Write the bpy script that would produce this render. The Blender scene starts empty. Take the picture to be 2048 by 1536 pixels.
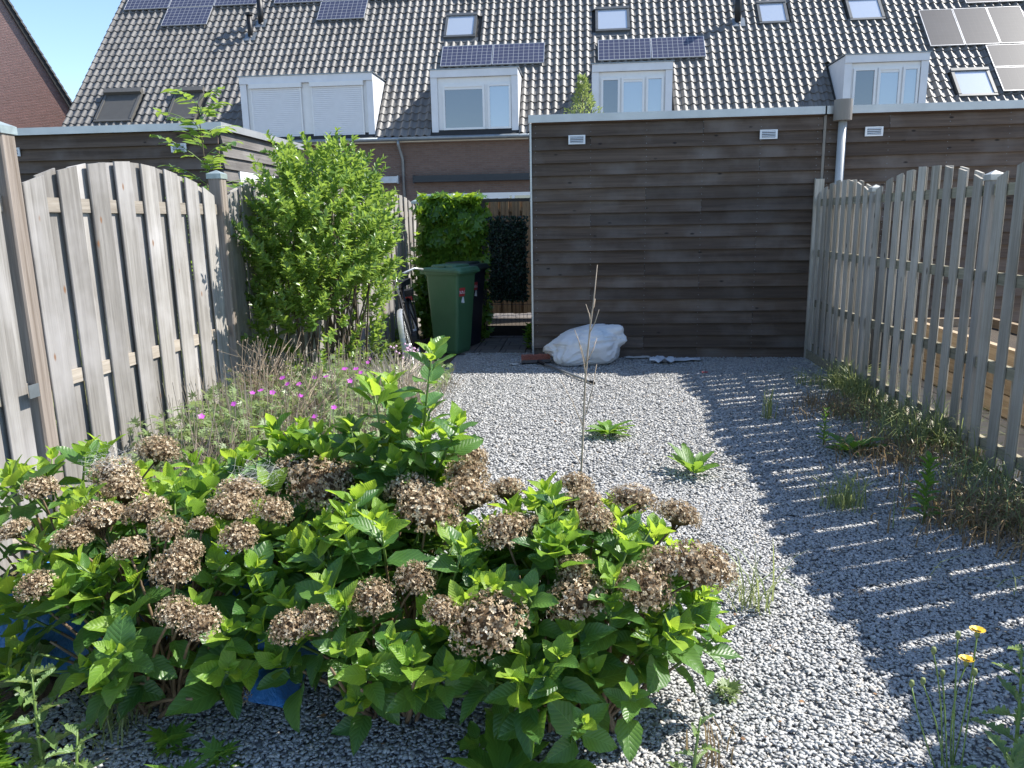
import bpy, bmesh, math, random
import numpy as np
from mathutils import Matrix, Vector, Euler, noise
R = math.radians
rng = random.Random(7)
nr = np.random.default_rng(11)
scene = bpy.context.scene
COL = scene.collection

# ------------------------------------------------------------------ camera
cam_d = bpy.data.cameras.new('camera'); cam = bpy.data.objects.new('camera', cam_d); COL.objects.link(cam)
cr, cu, cf = Vector((0.9959, 0.0892, -0.0180)), Vector((-0.0009, 0.2075, 0.9782)), Vector((-0.0910, 0.9742, -0.2067))
M = Matrix.Identity(4)
for i, v in enumerate((cr, cu, -cf)):
    v = v.normalized()
    for j in range(3): M[j][i] = v[j]
M[2][3] = 1.5
cam.matrix_world = M
cam_d.sensor_width = 36.0; cam_d.lens = 1540 / 2048 * 36; cam_d.clip_start = .05; cam_d.clip_end = 1000
scene.camera = cam
# ------------------------------------------------------------------ sky and sun
SUN = Vector((0.83, 0.34, 1.0)).normalized()
el = math.asin(SUN.z); az = math.atan2(SUN.x, SUN.y)
world = bpy.data.worlds.new('World'); scene.world = world; world.use_nodes = True
wn = world.node_tree; bg = wn.nodes['Background']
sky = wn.nodes.new('ShaderNodeTexSky'); sky.sky_type = 'NISHITA'; sky.sun_disc = False
sky.sun_elevation = el; sky.sun_rotation = az; sky.altitude = 500; sky.air_density = 0.95; sky.dust_density = 0.3; sky.ozone_density = 2.4
wn.links.new(sky.outputs[0], bg.inputs[0]); bg.inputs[1].default_value = 0.14
sl = bpy.data.lights.new('sun', 'SUN'); sl.energy = 4.9; sl.angle = R(.53); sl.color = (1, .955, .88)
so = bpy.data.objects.new('sun', sl); COL.objects.link(so)
so.rotation_euler = SUN.to_track_quat('Z', 'Y').to_euler(); so.location = (10, 4, 12)
vs = scene.view_settings; vs.view_transform = 'Standard'; vs.look = 'None'; vs.gamma = 1; vs.exposure = 0.95; vs.use_curve_mapping = False

# ------------------------------------------------------------------ helpers
Mi = M.inverted()
def pix(p):
    q = Mi @ Vector(p); return (1024 + 1540 * q.x / -q.z, 768 - 1540 * q.y / -q.z) if q.z < 0 else (-9999, -9999)
def obj(name, me, m=None, parent=None, kind=None):
    o = bpy.data.objects.new(name, me); COL.objects.link(o)
    if m is not None and me is not None and not me.materials: me.materials.append(m)
    if parent is not None: o.parent = parent
    if kind: o['kind'] = kind
    return o
def inst(name, me, parent, mat4):
    o = bpy.data.objects.new(name, me); COL.objects.link(o); o.parent = parent; o.matrix_basis = mat4
    return o
def thing(name, label, cat, loc=(0, 0, 0), rotz=0, group=None):
    o = bpy.data.objects.new(name, None); COL.objects.link(o); o.empty_display_size = .1
    o.location = loc; o.rotation_euler = (0, 0, rotz); o['label'] = label; o['category'] = cat
    if group: o['group'] = group
    return o
def tag(o, label, cat=None, group=None, kind=None):
    o['label'] = label
    if cat: o['category'] = cat
    if group: o['group'] = group
    if kind: o['kind'] = kind
    return o
def struct(o, label=None):
    o['kind'] = 'structure'
    if label: o['label'] = label
    return o
def mesh(v, f, smooth=False, name='m', uv=None, attr=None):
    me = bpy.data.meshes.new(name); me.from_pydata([tuple(p) for p in v], [], f)
    if smooth: me.polygons.foreach_set('use_smooth', [True] * len(me.polygons))
    if uv is not None:
        l = me.uv_layers.new(name='UVMap'); vi = np.empty(len(me.loops), int); me.loops.foreach_get('vertex_index', vi)
        l.data.foreach_set('uv', np.asarray(uv, float)[vi].ravel())
    if attr is not None:
        a = me.attributes.new('rnd', 'FLOAT', 'POINT'); a.data.foreach_set('value', np.asarray(attr, float))
    return me
def npmesh(V, T, smooth=False, uv=None, attr=None, name='m', mid=None):
    """fast triangle mesh from arrays"""
    me = bpy.data.meshes.new(name); n, t = len(V), len(T)
    me.vertices.add(n); me.vertices.foreach_set('co', np.asarray(V, np.float32).ravel())
    me.loops.add(t * 3); me.loops.foreach_set('vertex_index', np.asarray(T, np.int32).ravel())
    me.polygons.add(t); me.polygons.foreach_set('loop_start', np.arange(0, t * 3, 3, dtype=np.int32))
    if uv is not None:
        l = me.uv_layers.new(name='UVMap'); l.data.foreach_set('uv', np.asarray(uv, np.float32)[np.asarray(T).ravel()].ravel())
    if attr is not None:
        a = me.attributes.new('rnd', 'FLOAT', 'POINT'); a.data.foreach_set('value', np.asarray(attr, np.float32))
    if smooth: me.polygons.foreach_set('use_smooth', np.ones(t, bool))
    if mid is not None: me.polygons.foreach_set('material_index', np.asarray(mid, np.int32))
    me.update(calc_edges=True); me.validate()
    return me
class MB:
    """collects simple solids into one mesh"""
    def __init__(s): s.v, s.f = [], []
    def add(s, v, f):
        n = len(s.v); s.v += [tuple(p) for p in v]; s.f += [tuple(i + n for i in q) for q in f]; return s
    def box(s, a, b, m=None):
        (x0, y0, z0), (x1, y1, z1) = a, b
        v = [Vector(p) for p in ((x0,y0,z0),(x1,y0,z0),(x1,y1,z0),(x0,y1,z0),(x0,y0,z1),(x1,y0,z1),(x1,y1,z1),(x0,y1,z1))]
        if m is not None: v = [m @ p for p in v]
        return s.add(v, [(3,2,1,0),(4,5,6,7),(0,1,5,4),(1,2,6,5),(2,3,7,6),(3,0,4,7)])
    def tube(s, pts, rad, n=6, cap=True):
        pts = [Vector(p) for p in pts]; k = len(pts)
        if not hasattr(rad, '__len__'): rad = [rad] * k
        v, f = [], []
        up = Vector((.3, .2, .93))
        for i, p in enumerate(pts):
            d = (pts[min(i + 1, k - 1)] - pts[max(i - 1, 0)])
            d = d.normalized() if d.length > 1e-9 else Vector((0, 0, 1))
            a = d.cross(up); a = a.normalized() if a.length > 1e-4 else d.cross(Vector((1, 0, 0))).normalized()
            b = d.cross(a)
            for j in range(n):
                t = 2 * math.pi * j / n; v.append(p + (a * math.cos(t) + b * math.sin(t)) * rad[i])
        for i in range(k - 1):
            for j in range(n): f.append((i*n + j, i*n + (j+1) % n, (i+1)*n + (j+1) % n, (i+1)*n + j))
        if cap: f.append(tuple(range(n - 1, -1, -1))); f.append(tuple(range((k-1)*n, k*n)))
        return s.add(v, f)
    def cyl(s, c0, c1, r, n=16): return s.tube([c0, c1], r, n)
    def obj(s, name, m, parent=None, smooth=False, kind=None):
        return obj(name, mesh(s.v, s.f, smooth, name), m, parent, kind)

# ------------------------------------------------------------------ materials
class NT:
    def __init__(s, name):
        s.m = bpy.data.materials.new(name); s.m.use_nodes = True; s.t = s.m.node_tree; s.p = s.t.nodes['Principled BSDF']; s.out = s.t.nodes['Material Output']
    def n(s, typ, ins={}, **kw):
        n = s.t.nodes.new('ShaderNode' + typ)
        for k, v in kw.items(): setattr(n, k, v)
        for k, v in ins.items(): s.set(n.inputs[k], v)
        return n
    def set(s, sock, v):
        if hasattr(v, 'links') or isinstance(v, bpy.types.NodeSocket): s.t.links.new(v, sock)
        elif isinstance(v, bpy.types.Node): s.t.links.new(v.outputs[0], sock)
        else: sock.default_value = v
    def P(s, **kw):
        for k, v in kw.items(): s.set(s.p.inputs[k.replace('_', ' ')], v)
        return s
    def ramp(s, fac, stops):
        n = s.n('ValToRGB', {0: fac}); e = n.color_ramp.elements
        while len(e) < len(stops): e.new(.5)
        for i, (p, c) in enumerate(stops): e[i].position = p; e[i].color = (*c, 1) if len(c) == 3 else c
        return n.outputs[0]
    def noise(s, vec, scale, detail=4, rough=.55, dist=0):
        n = s.n('TexNoise', {'Scale': scale, 'Detail': detail, 'Roughness': rough, 'Distortion': dist})
        if vec is not None: s.set(n.inputs['Vector'], vec)
        return n.outputs[0]
    def math(s, op, a, b=0.0, c=None):
        n = s.n('Math', {0: a, 1: b}, operation=op)
        if c is not None: s.set(n.inputs[2], c)
        return n.outputs[0]
    def vmath(s, op, a, b):
        n = s.n('VectorMath', {0: a, 1: b}, operation=op); return n.outputs[0]
    def mix(s, fac, a, b, blend='MIX'):
        n = s.n('Mix', data_type='RGBA', blend_type=blend); s.set(n.inputs[0], fac)
        s.set(n.inputs[6], (*a, 1) if isinstance(a, tuple) and len(a) == 3 else a); s.set(n.inputs[7], (*b, 1) if isinstance(b, tuple) and len(b) == 3 else b)
        return n.outputs[2]
    def coord(s, which='Object'): return s.n('TexCoord').outputs[which]
    def orand(s): return s.n('ObjectInfo').outputs['Random']
    def bump(s, h, strength=.3, dist=.01): return s.n('Bump', {'Height': h, 'Strength': strength, 'Distance': dist}).outputs[0]
    def scalev(s, vec, sc):
        n = s.n('Mapping'); s.set(n.inputs['Vector'], vec); n.inputs['Scale'].default_value = sc; return n.outputs[0]
def plain(name, col, rough=.6, metal=0, spec=.5, var=.12, scale=6):
    t = NT(name); v = t.noise(t.coord(), scale, 5)
    lo = tuple(c * (1 - var) for c in col); hi = tuple(min(1, c * (1 + var)) for c in col)
    t.P(Base_Color=t.ramp(v, [(.3, lo), (.7, hi)]), Roughness=rough, Metallic=metal, Specular_IOR_Level=spec)
    return t.m
def wood(name, dark, light, axis, knots=None, grain=26, stretch=.05, rough=.8, extra=None, bump=.5, knot_scale=3.2, patch=None, tv=.5):
    """weathered wood, grain running along axis (0,1,2)"""
    t = NT(name); r = t.orand()
    off = t.n('CombineXYZ', {0: t.math('MULTIPLY', r, 37.), 1: t.math('MULTIPLY', r, 61.), 2: t.math('MULTIPLY', r, 23.)}).outputs[0]
    c = t.vmath('ADD', t.coord(), off)
    sc = [1, 1, 1]; sc[axis] = stretch
    g = t.scalev(c, sc)
    n1 = t.noise(g, grain, 6, .65, .6); n2 = t.noise(g, grain * 4.5, 4, .6); n3 = t.noise(c, 2.2, 4)
    col = t.ramp(n1, [(.28, dark), (.72, light)])
    col = t.mix(t.ramp(n2, [(.35, (0, 0, 0)), (.75, (.35, .35, .35))]), col, tuple(x * .45 for x in dark))
    if patch: col = t.mix(t.ramp(n3, [(.45, (0, 0, 0)), (.7, (.7, .7, .7))]), col, patch)
    tint = t.math('MULTIPLY_ADD', r, tv, 1 - tv / 2)
    col = t.mix(1.0, col, t.n('CombineColor', {0: tint, 1: tint, 2: tint}).outputs[0], 'MULTIPLY')
    if knots:
        ks = [knot_scale * 2.2] * 3; ks[axis] = knot_scale
        vo = t.n('TexVoronoi', {'Scale': 1.0, 'Randomness': 1.0}); t.set(vo.inputs['Vector'], t.scalev(c, ks))
        dd = t.math('ADD', vo.outputs['Distance'], t.math('MULTIPLY', t.noise(c, 30, 2), .03))
        col = t.mix(t.ramp(dd, [(.06, (.85, .85, .85)), (.115, (0, 0, 0))]), col, knots)
    t.P(Base_Color=col, Roughness=rough, Specular_IOR_Level=.25, Normal=t.bump(t.math('ADD', n1, t.math('MULTIPLY', n2, .5)), bump, .004))
    return t.m
def leafmat(name, young, old, trans, rough=.42, veins=True, tw=.45, spec=.45, hue=.12):
    t = NT(name)
    at = t.n('Attribute', attribute_name='rnd').outputs['Fac']
    r = t.math('FRACT', t.math('ADD', at, t.orand()))
    col = t.mix(r, young, old)
    nz = t.noise(t.coord(), 9, 3)
    if veins: spot = t.ramp(t.noise(t.vmath('ADD', t.coord(), t.n('CombineXYZ', {0: t.math('MULTIPLY', r, 50.)}).outputs[0]), 3.2, 5, .7), [(.66, (0, 0, 0)), (.72, (.6, .6, .6))])
    col = t.mix(t.math('MULTIPLY', nz, hue * 2), col, tuple(c * .45 for c in old))
    nrm = None
    if veins:
        uv = t.n('UVMap').outputs[0]; s = t.n('SeparateXYZ', {0: uv})
        ax = t.math('ABSOLUTE', t.math('SUBTRACT', s.outputs[0], .5))
        q = t.math('SUBTRACT', s.outputs[1], t.math('MULTIPLY', ax, .75))
        w = t.math('ABSOLUTE', t.math('SUBTRACT', t.math('FRACT', t.math('MULTIPLY', q, 8.)), .5))
        vein = t.math('MAXIMUM', t.math('SMOOTH_MIN', t.math('MULTIPLY', t.math('SUBTRACT', .09, w), 9.), 1., .1), t.math('MULTIPLY', t.math('SUBTRACT', .022, ax), 45.))
        vein = t.n('Clamp', {0: vein}).outputs[0]
        col = t.mix(t.math('MULTIPLY', vein, .38), col, tuple(min(1, c * 1.9 + .02) for c in young))
        col = t.mix(spot, col, (.16, .13, .04))
        fine = t.noise(uv, 60, 3)
        hgt = t.math('SUBTRACT', t.math('MULTIPLY', w, 1.0), t.math('MULTIPLY', vein, .5))
        nrm = t.bump(t.math('ADD', hgt, t.math('MULTIPLY', fine, .25)), .32, .004)
    t.P(Base_Color=col, Roughness=rough, Specular_IOR_Level=spec)
    if nrm: t.P(Normal=nrm)
    tr = t.n('BsdfTranslucent'); t.set(tr.inputs[0], t.mix(.75, col, trans)); 
    if nrm: t.set(tr.inputs['Normal'], nrm)
    mx = t.n('MixShader', {0: tw}); t.t.links.new(t.p.outputs[0], mx.inputs[1]); t.t.links.new(tr.outputs[0], mx.inputs[2])
    t.t.links.new(mx.outputs[0], t.out.inputs[0])
    return t.m
def brick(name, c1, c2, mortar, scale, spec=.3, rough=.75, rot=None, mort=.012):
    t = NT(name); c = t.coord('Object'); mp = t.n('Mapping'); t.set(mp.inputs[0], c)
    mp.inputs['Rotation'].default_value = rot or (R(90), 0, 0)
    b = t.n('TexBrick', {'Vector': mp.outputs[0], 'Color1': (*c1, 1), 'Color2': (*c2, 1), 'Mortar': (*mortar, 1), 'Scale': scale, 'Mortar Size': mort, 'Bias': 0., 'Brick Width': .22 , 'Row Height': .0625})
    n = t.noise(c, 7, 4); n2 = t.noise(c, .7, 3)
    col = t.mix(t.math('MULTIPLY', n, .6), b.outputs[0], tuple(x * .5 for x in c1))
    col = t.mix(t.math('MULTIPLY', n2, .35), col, c2)
    hb = t.math('ADD', t.math('MULTIPLY', b.outputs['Fac'], -1.), t.math('MULTIPLY', t.noise(c, 16, 3), 1.6))
    t.P(Base_Color=col, Roughness=rough, Specular_IOR_Level=spec, Normal=t.bump(hb, .7, .012))
    return t.m
def glass(name, tint, refl=.5, rough=.02):
    t = NT(name); t.P(Base_Color=(*tint, 1), Roughness=.35, Specular_IOR_Level=.5)
    gl = t.n('BsdfGlossy', {0: (.85, .87, .9, 1), 'Roughness': rough})
    c = t.n('TexNoise', {'Scale': .8}); gl_b = t.bump(c.outputs[0], .03, .05); t.set(gl.inputs['Normal'], gl_b)
    mx = t.n('MixShader', {0: refl}); t.t.links.new(t.p.outputs[0], mx.inputs[1]); t.t.links.new(gl.outputs[0], mx.inputs[2]); t.t.links.new(mx.outputs[0], t.out.inputs[0])
    return t.m

MT = {}
MT['fence_l'] = wood('weathered_fence_wood', (.185, .170, .152), (.425, .402, .372), 2, knots=(.20, .095, .04), grain=30, stretch=.035, patch=(.45, .43, .42), knot_scale=4.2)
MT['fence_r'] = wood('grey_green_fence_wood', (.255, .23, .185), (.49, .455, .39), 2, knots=(.06, .05, .04), grain=30, stretch=.035, patch=(.47, .44, .39))
MT['rail'] = wood('fence_rail_wood', (.27, .225, .175), (.47, .42, .355), 0, grain=30, stretch=.05)
MT['rail_r'] = wood('mossy_rail_wood', (.17, .16, .11), (.34, .31, .23), 0, grain=30, stretch=.05)
MT['post_l'] = wood('post_wood', (.14, .11, .085), (.36, .31, .27), 2, grain=36, stretch=.03)
MT['post_r'] = wood('post_wood_grey', (.28, .26, .23), (.50, .47, .42), 2, grain=36, stretch=.03)
MT['tan'] = wood('tan_fence_wood', (.20, .125, .065), (.42, .29, .165), 2, grain=24, stretch=.05)
MT['shed'] = wood('dark_weathered_cladding', (.055, .038, .028), (.145, .106, .080), 0, knots=(.008, .006, .006), grain=20, stretch=.03, knot_scale=3.4, patch=(.16, .135, .118), rough=.72, tv=.5)
MT['shed_side'] = wood('grey_weathered_cladding', (.075, .068, .062), (.22, .205, .19), 1, knots=(.03, .025, .022), grain=20, stretch=.03, knot_scale=2.4, patch=(.24, .225, .21))
MT['cap'] = plain('zinc_post_cap', (.34, .40, .40), .4, .35, var=.2, scale=20)
MT['cap_r'] = plain('pale_post_cap', (.50, .50, .46), .4, .3, var=.2, scale=20)
MT['alu'] = plain('aluminium_roof_trim', (.50, .51, .51), .38, .55, var=.10, scale=4)
MT['white'] = plain('white_painted_trim', (.72, .73, .75), .45, var=.05, scale=3)
MT['whitefr'] = plain('white_window_frame', (.78, .78, .77), .35, var=.03)
MT['shutter'] = plain('white_shutter', (.74, .75, .77), .4, var=.03)
MT['plastic_white'] = plain('white_vent_plastic', (.74, .76, .78), .4, var=.05)
MT['grey_pipe'] = plain('grey_downpipe', (.40, .42, .43), .45, var=.08)
MT['zinc'] = plain('zinc_gutter', (.25, .28, .30), .42, .6, var=.15)
MT['hopper'] = plain('beige_hopper', (.22, .20, .175), .55, var=.1)
MT['brick'] = brick('brown_house_brick', (.155, .098, .08), (.22, .148, .122), (.18, .155, .135), 1.0)
MT['brick_red'] = brick('red_gable_brick', (.15, .070, .055), (.25, .12, .10), (.16, .12, .105), 1.0, spec=.9, rough=.36, rot=(R(90), 0, 0))
MT['dark'] = plain('dark_void', (.012, .012, .012), .9)
MT['roofbase'] = plain('roof_underlay', (.03, .03, .03), .9)
MT['black_metal'] = plain('black_metal', (.012, .012, .014), .45, .2)
MT['awning_dark'] = plain('anthracite_awning', (.022, .027, .035), .4, .2)
MT['awning_grey'] = plain('silver_awning', (.42, .45, .50), .35, .4)
MT['glass'] = glass('window_glass', (.03, .035, .045), .20)
MT['glass_blind'] = glass('window_glass_blind', (.22, .27, .33), .30)
MT['glass_sky'] = glass('rooflight_glass', (.50, .54, .58), .40, .06)
MT['sk_frame'] = plain('rooflight_frame', (.13, .135, .135), .4, .3)
MT['sk_shut'] = plain('rooflight_shutter', (.115, .110, .10), .5, .1, var=.06)
MT['cream'] = plain('cream_soffit', (.62, .58, .50), .5, var=.04)

t = NT('anthracite_roof_tile'); c = t.coord(); r = t.orand(); at = t.n('Attribute', attribute_name='rnd').outputs['Fac']
rr = t.math('FRACT', t.math('ADD', r, at)); n1 = t.noise(c, 30, 5)
col = t.mix(rr, (.080, .076, .073), (.165, .157, .148)); col = t.mix(t.math('MULTIPLY', n1, .5), col, (.21, .20, .18))
t.P(Base_Color=col, Roughness=t.math('MULTIPLY_ADD', n1, .2, .46), Specular_IOR_Level=.5, Normal=t.bump(t.noise(c, 160, 3), .12, .004)); MT['tile'] = t.m

def solar(name, cell, line, nx, ny, lw, rough, base_var):
    t = NT(name); s = t.n('SeparateXYZ', {0: t.n('UVMap').outputs[0]})
    def g(o, k):
        fr = t.math('FRACT', t.math('MULTIPLY', o, float(k))); return t.math('LESS_THAN', t.math('MINIMUM', fr, t.math('SUBTRACT', 1., fr)), lw)
    m = t.math('MAXIMUM', g(s.outputs[0], nx), g(s.outputs[1], ny))
    n = t.noise(t.coord(), 3, 3)
    base = t.mix(n, cell, tuple(c * base_var for c in cell))
    t.P(Base_Color=t.mix(m, base, line), Roughness=rough, Specular_IOR_Level=.18, Coat_Weight=.06, Coat_Roughness=.2); return t.m
MT['solar'] = solar('blue_solar_cells', (.045, .05, .085), (.30, .31, .33), 10, 6, .045, .35, 1.5)
MT['solar_blk'] = solar('grey_solar_cells', (.030, .031, .040), (.06, .06, .065), 6, 10, .02, .45, 1.5)
MT['solar_fr'] = plain('solar_frame', (.60, .60, .60), .35, .6)

# hydrangea
MT['hy_young'] = leafmat('hydrangea_young_leaf', (.30, .45, .06), (.17, .34, .04), (.60, .80, .07), tw=.5)
MT['hy_leaf'] = leafmat('hydrangea_leaf', (.12, .245, .05), (.035, .11, .03), (.32, .55, .05), tw=.36, spec=.55, rough=.36)
MT['hy_stem_g'] = plain('green_stem', (.14, .22, .05), .5, var=.2)
MT['hy_stem'] = plain('brown_stem', (.20, .135, .08), .8, var=.3, scale=30)
t = NT('dried_flower_brown'); at = t.n('Attribute', attribute_name='rnd').outputs['Fac']
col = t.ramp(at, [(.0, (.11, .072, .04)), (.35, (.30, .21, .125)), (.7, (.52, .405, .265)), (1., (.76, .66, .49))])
t.P(Base_Color=col, Roughness=.8, Specular_IOR_Level=.15)
tr = t.n('BsdfTranslucent'); t.set(tr.inputs[0], col); mx = t.n('MixShader', {0: .25}); t.t.links.new(t.p.outputs[0], mx.inputs[1]); t.t.links.new(tr.outputs[0], mx.inputs[2]); t.t.links.new(mx.outputs[0], t.out.inputs[0])
MT['head'] = t.m
MT['shrub'] = leafmat('shrub_leaf', (.26, .39, .09), (.075, .165, .04), (.46, .64, .09), veins=False, tw=.40, rough=.32, spec=.5)
MT['ivy'] = leafmat('ivy_leaf', (.17, .32, .04), (.05, .13, .025), (.50, .72, .05), veins=False, tw=.40, rough=.3, spec=.6)
MT['fake'] = leafmat('artificial_hedge_leaf', (.020, .05, .03), (.010, .025, .018), (.05, .14, .06), veins=False, tw=.15)
MT['olive'] = leafmat('olive_leaf', (.30, .36, .14), (.17, .25, .08), (.50, .60, .18), veins=False, tw=.4)
MT['weed'] = leafmat('weed_leaf', (.15, .30, .04), (.07, .18, .03), (.40, .62, .06), veins=True, tw=.4)
MT['geran'] = leafmat('cranesbill_leaf', (.32, .41, .19), (.16, .24, .09), (.48, .60, .22), veins=False, tw=.35)
MT['grass'] = leafmat('grass_blade', (.33, .38, .16), (.16, .22, .08), (.52, .58, .22), veins=False, tw=.4)
MT['straw'] = leafmat('straw_blade', (.34, .25, .13), (.20, .13, .07), (.45, .34, .18), veins=False, tw=.25)
MT['twig'] = plain('dry_twig', (.38, .31, .235), .85, var=.25, scale=30)
MT['twig_pale'] = plain('bleached_twig', (.56, .49, .41), .85, var=.2, scale=30)
MT['twig_d'] = plain('brown_twig', (.36, .28, .20), .85, var=.3, scale=30)
MT['bark'] = plain('bark', (.11, .085, .06), .9, var=.3, scale=25)
MT['magenta'] = plain('magenta_petal', (.42, .07, .42), .5, var=.15)
MT['pinkpale'] = plain('pale_pink_petal', (.60, .38, .52), .6, var=.15)
MT['yellow'] = plain('yellow_petal', (.75, .50, .02), .5, var=.1)
MT['bud'] = plain('green_bud', (.20, .24, .08), .6, var=.2)

# ------------------------------------------------------------------ ground
def sheet(name, x0, x1, y0, y1, z, m, n=1, amp=0):
    v, f = [], []
    for j in range(n + 1):
        for i in range(n + 1):
            x, y = x0 + (x1 - x0) * i / n, y0 + (y1 - y0) * j / n
            v.append((x, y, z + (noise.noise(Vector((x * 1.3, y * 1.3, 0))) * amp if amp else 0)))
    for j in range(n):
        for i in range(n): a = j * (n + 1) + i; f.append((a, a + 1, a + n + 2, a + n + 1))
    return struct(obj(name, mesh(v, f, True, name), m))
t = NT('garden_soil'); c = t.coord(); n1 = t.noise(c, 3, 6); n2 = t.noise(c, 60, 4)
t.P(Base_Color=t.mix(n2, t.ramp(n1, [(.3, (.045, .032, .022)), (.7, (.10, .075, .05))]), (.05, .04, .03)), Roughness=.95, Normal=t.bump(n2, .8, .02)); MT['soil'] = t.m
t = NT('gravel_bed'); c = t.coord(); vo = t.n('TexVoronoi', {'Scale': 58.}); t.set(vo.inputs['Vector'], c)
t.P(Base_Color=t.mix(t.math('MULTIPLY', vo.outputs['Distance'], 1.3), (.42, .42, .415), (.30, .30, .295)), Roughness=.9, Normal=t.bump(vo.outputs['Distance'], 1., .02)); MT['gbed'] = t.m
t = NT('lawn_earth'); c = t.coord(); n1 = t.noise(c, 2.5, 5); n2 = t.noise(c, 50, 4)
t.P(Base_Color=t.mix(n2, t.ramp(n1, [(.35, (.11, .13, .035)), (.65, (.26, .20, .09))]), (.09, .085, .03)), Roughness=.95, Normal=t.bump(n2, 1., .03)); MT['lawn'] = t.m
t = NT('paving'); c = t.coord(); b = t.n('TexBrick', {'Color1': (.16, .14, .125, 1), 'Color2': (.21, .19, .17, 1), 'Mortar': (.06, .055, .05, 1), 'Scale': 1., 'Mortar Size': .008, 'Brick Width': .3, 'Row Height': .3}); t.set(b.inputs[0], c)
t.P(Base_Color=t.mix(t.math('MULTIPLY', t.noise(c, 9, 5), .5), b.outputs[0], (.07, .06, .05)), Roughness=.85, Normal=t.bump(t.noise(c, 60, 3), .4, .01)); MT['paving'] = t.m
t = NT('light_paving'); c = t.coord(); b = t.n('TexBrick', {'Color1': (.46, .42, .37, 1), 'Color2': (.55, .51, .45, 1), 'Mortar': (.2, .18, .16, 1), 'Scale': 1., 'Mortar Size': .01, 'Brick Width': .6, 'Row Height': .6}); t.set(b.inputs[0], c)
t.P(Base_Color=t.mix(t.math('MULTIPLY', t.noise(c, 5, 5), .5), b.outputs[0], (.30, .27, .23)), Roughness=.85); MT['lpaving'] = t.m

sheet('ground', -150, 150, -60, 250, -.03, MT['soil'])
sheet('gravel_bed', -1.45, 2.40, .6, 8.75, -.010, MT['gbed'], 60, .006)
sheet('garden_bed', -2.5, -1.448, .6, 10.9, -.004, MT['soil'], 50, .03)
sheet('lawn', -8, -2.52, 1, 8.45, -.004, MT['lawn'], 40, .015)
sheet('terrace', 2.47, 9, .5, 8.45, .0, MT['lpaving'])
sheet('back_garden', -18, 16, 12.2, 24.4, -.006, MT['paving'])
# path slabs at the gate
path = struct(obj('path', mesh([(-2.3, 8.75, -.008), (-.56, 8.75, -.008), (-.56, 12.2, -.008), (-2.3, 12.2, -.008)], [(0, 1, 2, 3)]), MT['soil']))
me_slab = None
for i in range(4):
    for j in range(7):
        m = MB(); w = .288
        x0, y0 = -1.56 + i * .3, 8.80 + j * .3
        if i == 3: w = .09
        z = .012 + rng.uniform(-.004, .004)
        m.box((x0, y0, -.02), (x0 + w, y0 + .288, z)); m.obj('paving_slab', MT['paving'], path)

# gravel: crushed grey stone chips
ico_v = []; g = (1 + 5 ** .5) / 2
for a, b, c_ in ((-1, g, 0), (1, g, 0), (-1, -g, 0), (1, -g, 0), (0, -1, g), (0, 1, g), (0, -1, -g), (0, 1, -g), (g, 0, -1), (g, 0, 1), (-g, 0, -1), (-g, 0, 1)): ico_v.append((a, b, c_))
ico_v = np.array(ico_v) / math.sqrt(1 + g * g)
ico_f = np.array([(0,11,5),(0,5,1),(0,1,7),(0,7,10),(0,10,11),(1,5,9),(5,11,4),(11,10,2),(10,7,6),(7,1,8),(3,9,4),(3,4,2),(3,2,6),(3,6,8),(3,8,9),(4,9,5),(2,4,11),(6,2,10),(8,6,7),(9,8,1)])
oct_v = np.array([(1,0,0),(-1,0,0),(0,1,0),(0,-1,0),(0,0,1),(0,0,-1)], float)
oct_f = np.array([(0,2,4),(2,1,4),(1,3,4),(3,0,4),(2,0,5),(1,2,5),(3,1,5),(0,3,5)])
def rotmats(n):
    q = nr.normal(size=(n, 4)); q /= np.linalg.norm(q, axis=1)[:, None]; w, x, y, z = q.T
    return np.stack([np.stack([1-2*(y*y+z*z), 2*(x*y-w*z), 2*(x*z+w*y)], -1), np.stack([2*(x*y+w*z), 1-2*(x*x+z*z), 2*(y*z-w*x)], -1), np.stack([2*(x*z-w*y), 2*(y*z+w*x), 1-2*(x*x+y*y)], -1)], 1)
def stones(name, pos, size, bv, bf, m, label):
    n = len(pos); sc = size[:, None] * np.stack([nr.uniform(.8, 1.35, n), nr.uniform(.6, 1., n), nr.uniform(.26, .48, n)], -1)
    base = bv[None] * (1 + nr.uniform(-.28, .28, (n, len(bv), 1))) * sc[:, None, :]
    tilt = nr.normal(0, .27, (n, 2)); ang = nr.uniform(0, 2 * np.pi, n)
    ca, sa = np.cos(ang), np.sin(ang); z0 = np.zeros(n); o1 = np.ones(n)
    Rz = np.stack([np.stack([ca, -sa, z0], -1), np.stack([sa, ca, z0], -1), np.stack([z0, z0, o1], -1)], 1)
    cx, sx = np.cos(tilt[:, 0]), np.sin(tilt[:, 0]); Rx = np.stack([np.stack([o1, z0, z0], -1), np.stack([z0, cx, -sx], -1), np.stack([z0, sx, cx], -1)], 1)
    cy, sy = np.cos(tilt[:, 1]), np.sin(tilt[:, 1]); Ry = np.stack([np.stack([cy, z0, sy], -1), np.stack([z0, o1, z0], -1), np.stack([-sy, z0, cy], -1)], 1)
    V = np.einsum('nij,nkj->nki', Rz @ Rx @ Ry, base) + pos[:, None, :]
    T = bf[None] + (np.arange(n) * len(bv))[:, None, None]
    o = obj(name, npmesh(V.reshape(-1, 3), T.reshape(-1, 3), attr=np.repeat(nr.uniform(0, 1, n), len(bv))), m)
    return tag(o, label, kind='stuff')
t = NT('grey_gravel_stone'); at = t.n('Attribute', attribute_name='rnd').outputs['Fac']
col = t.ramp(at, [(0, (.29, .29, .288)), (.25, (.37, .37, .365)), (.65, (.445, .442, .432)), (.95, (.54, .535, .515)), (1., (.50, .42, .33))])
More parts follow.
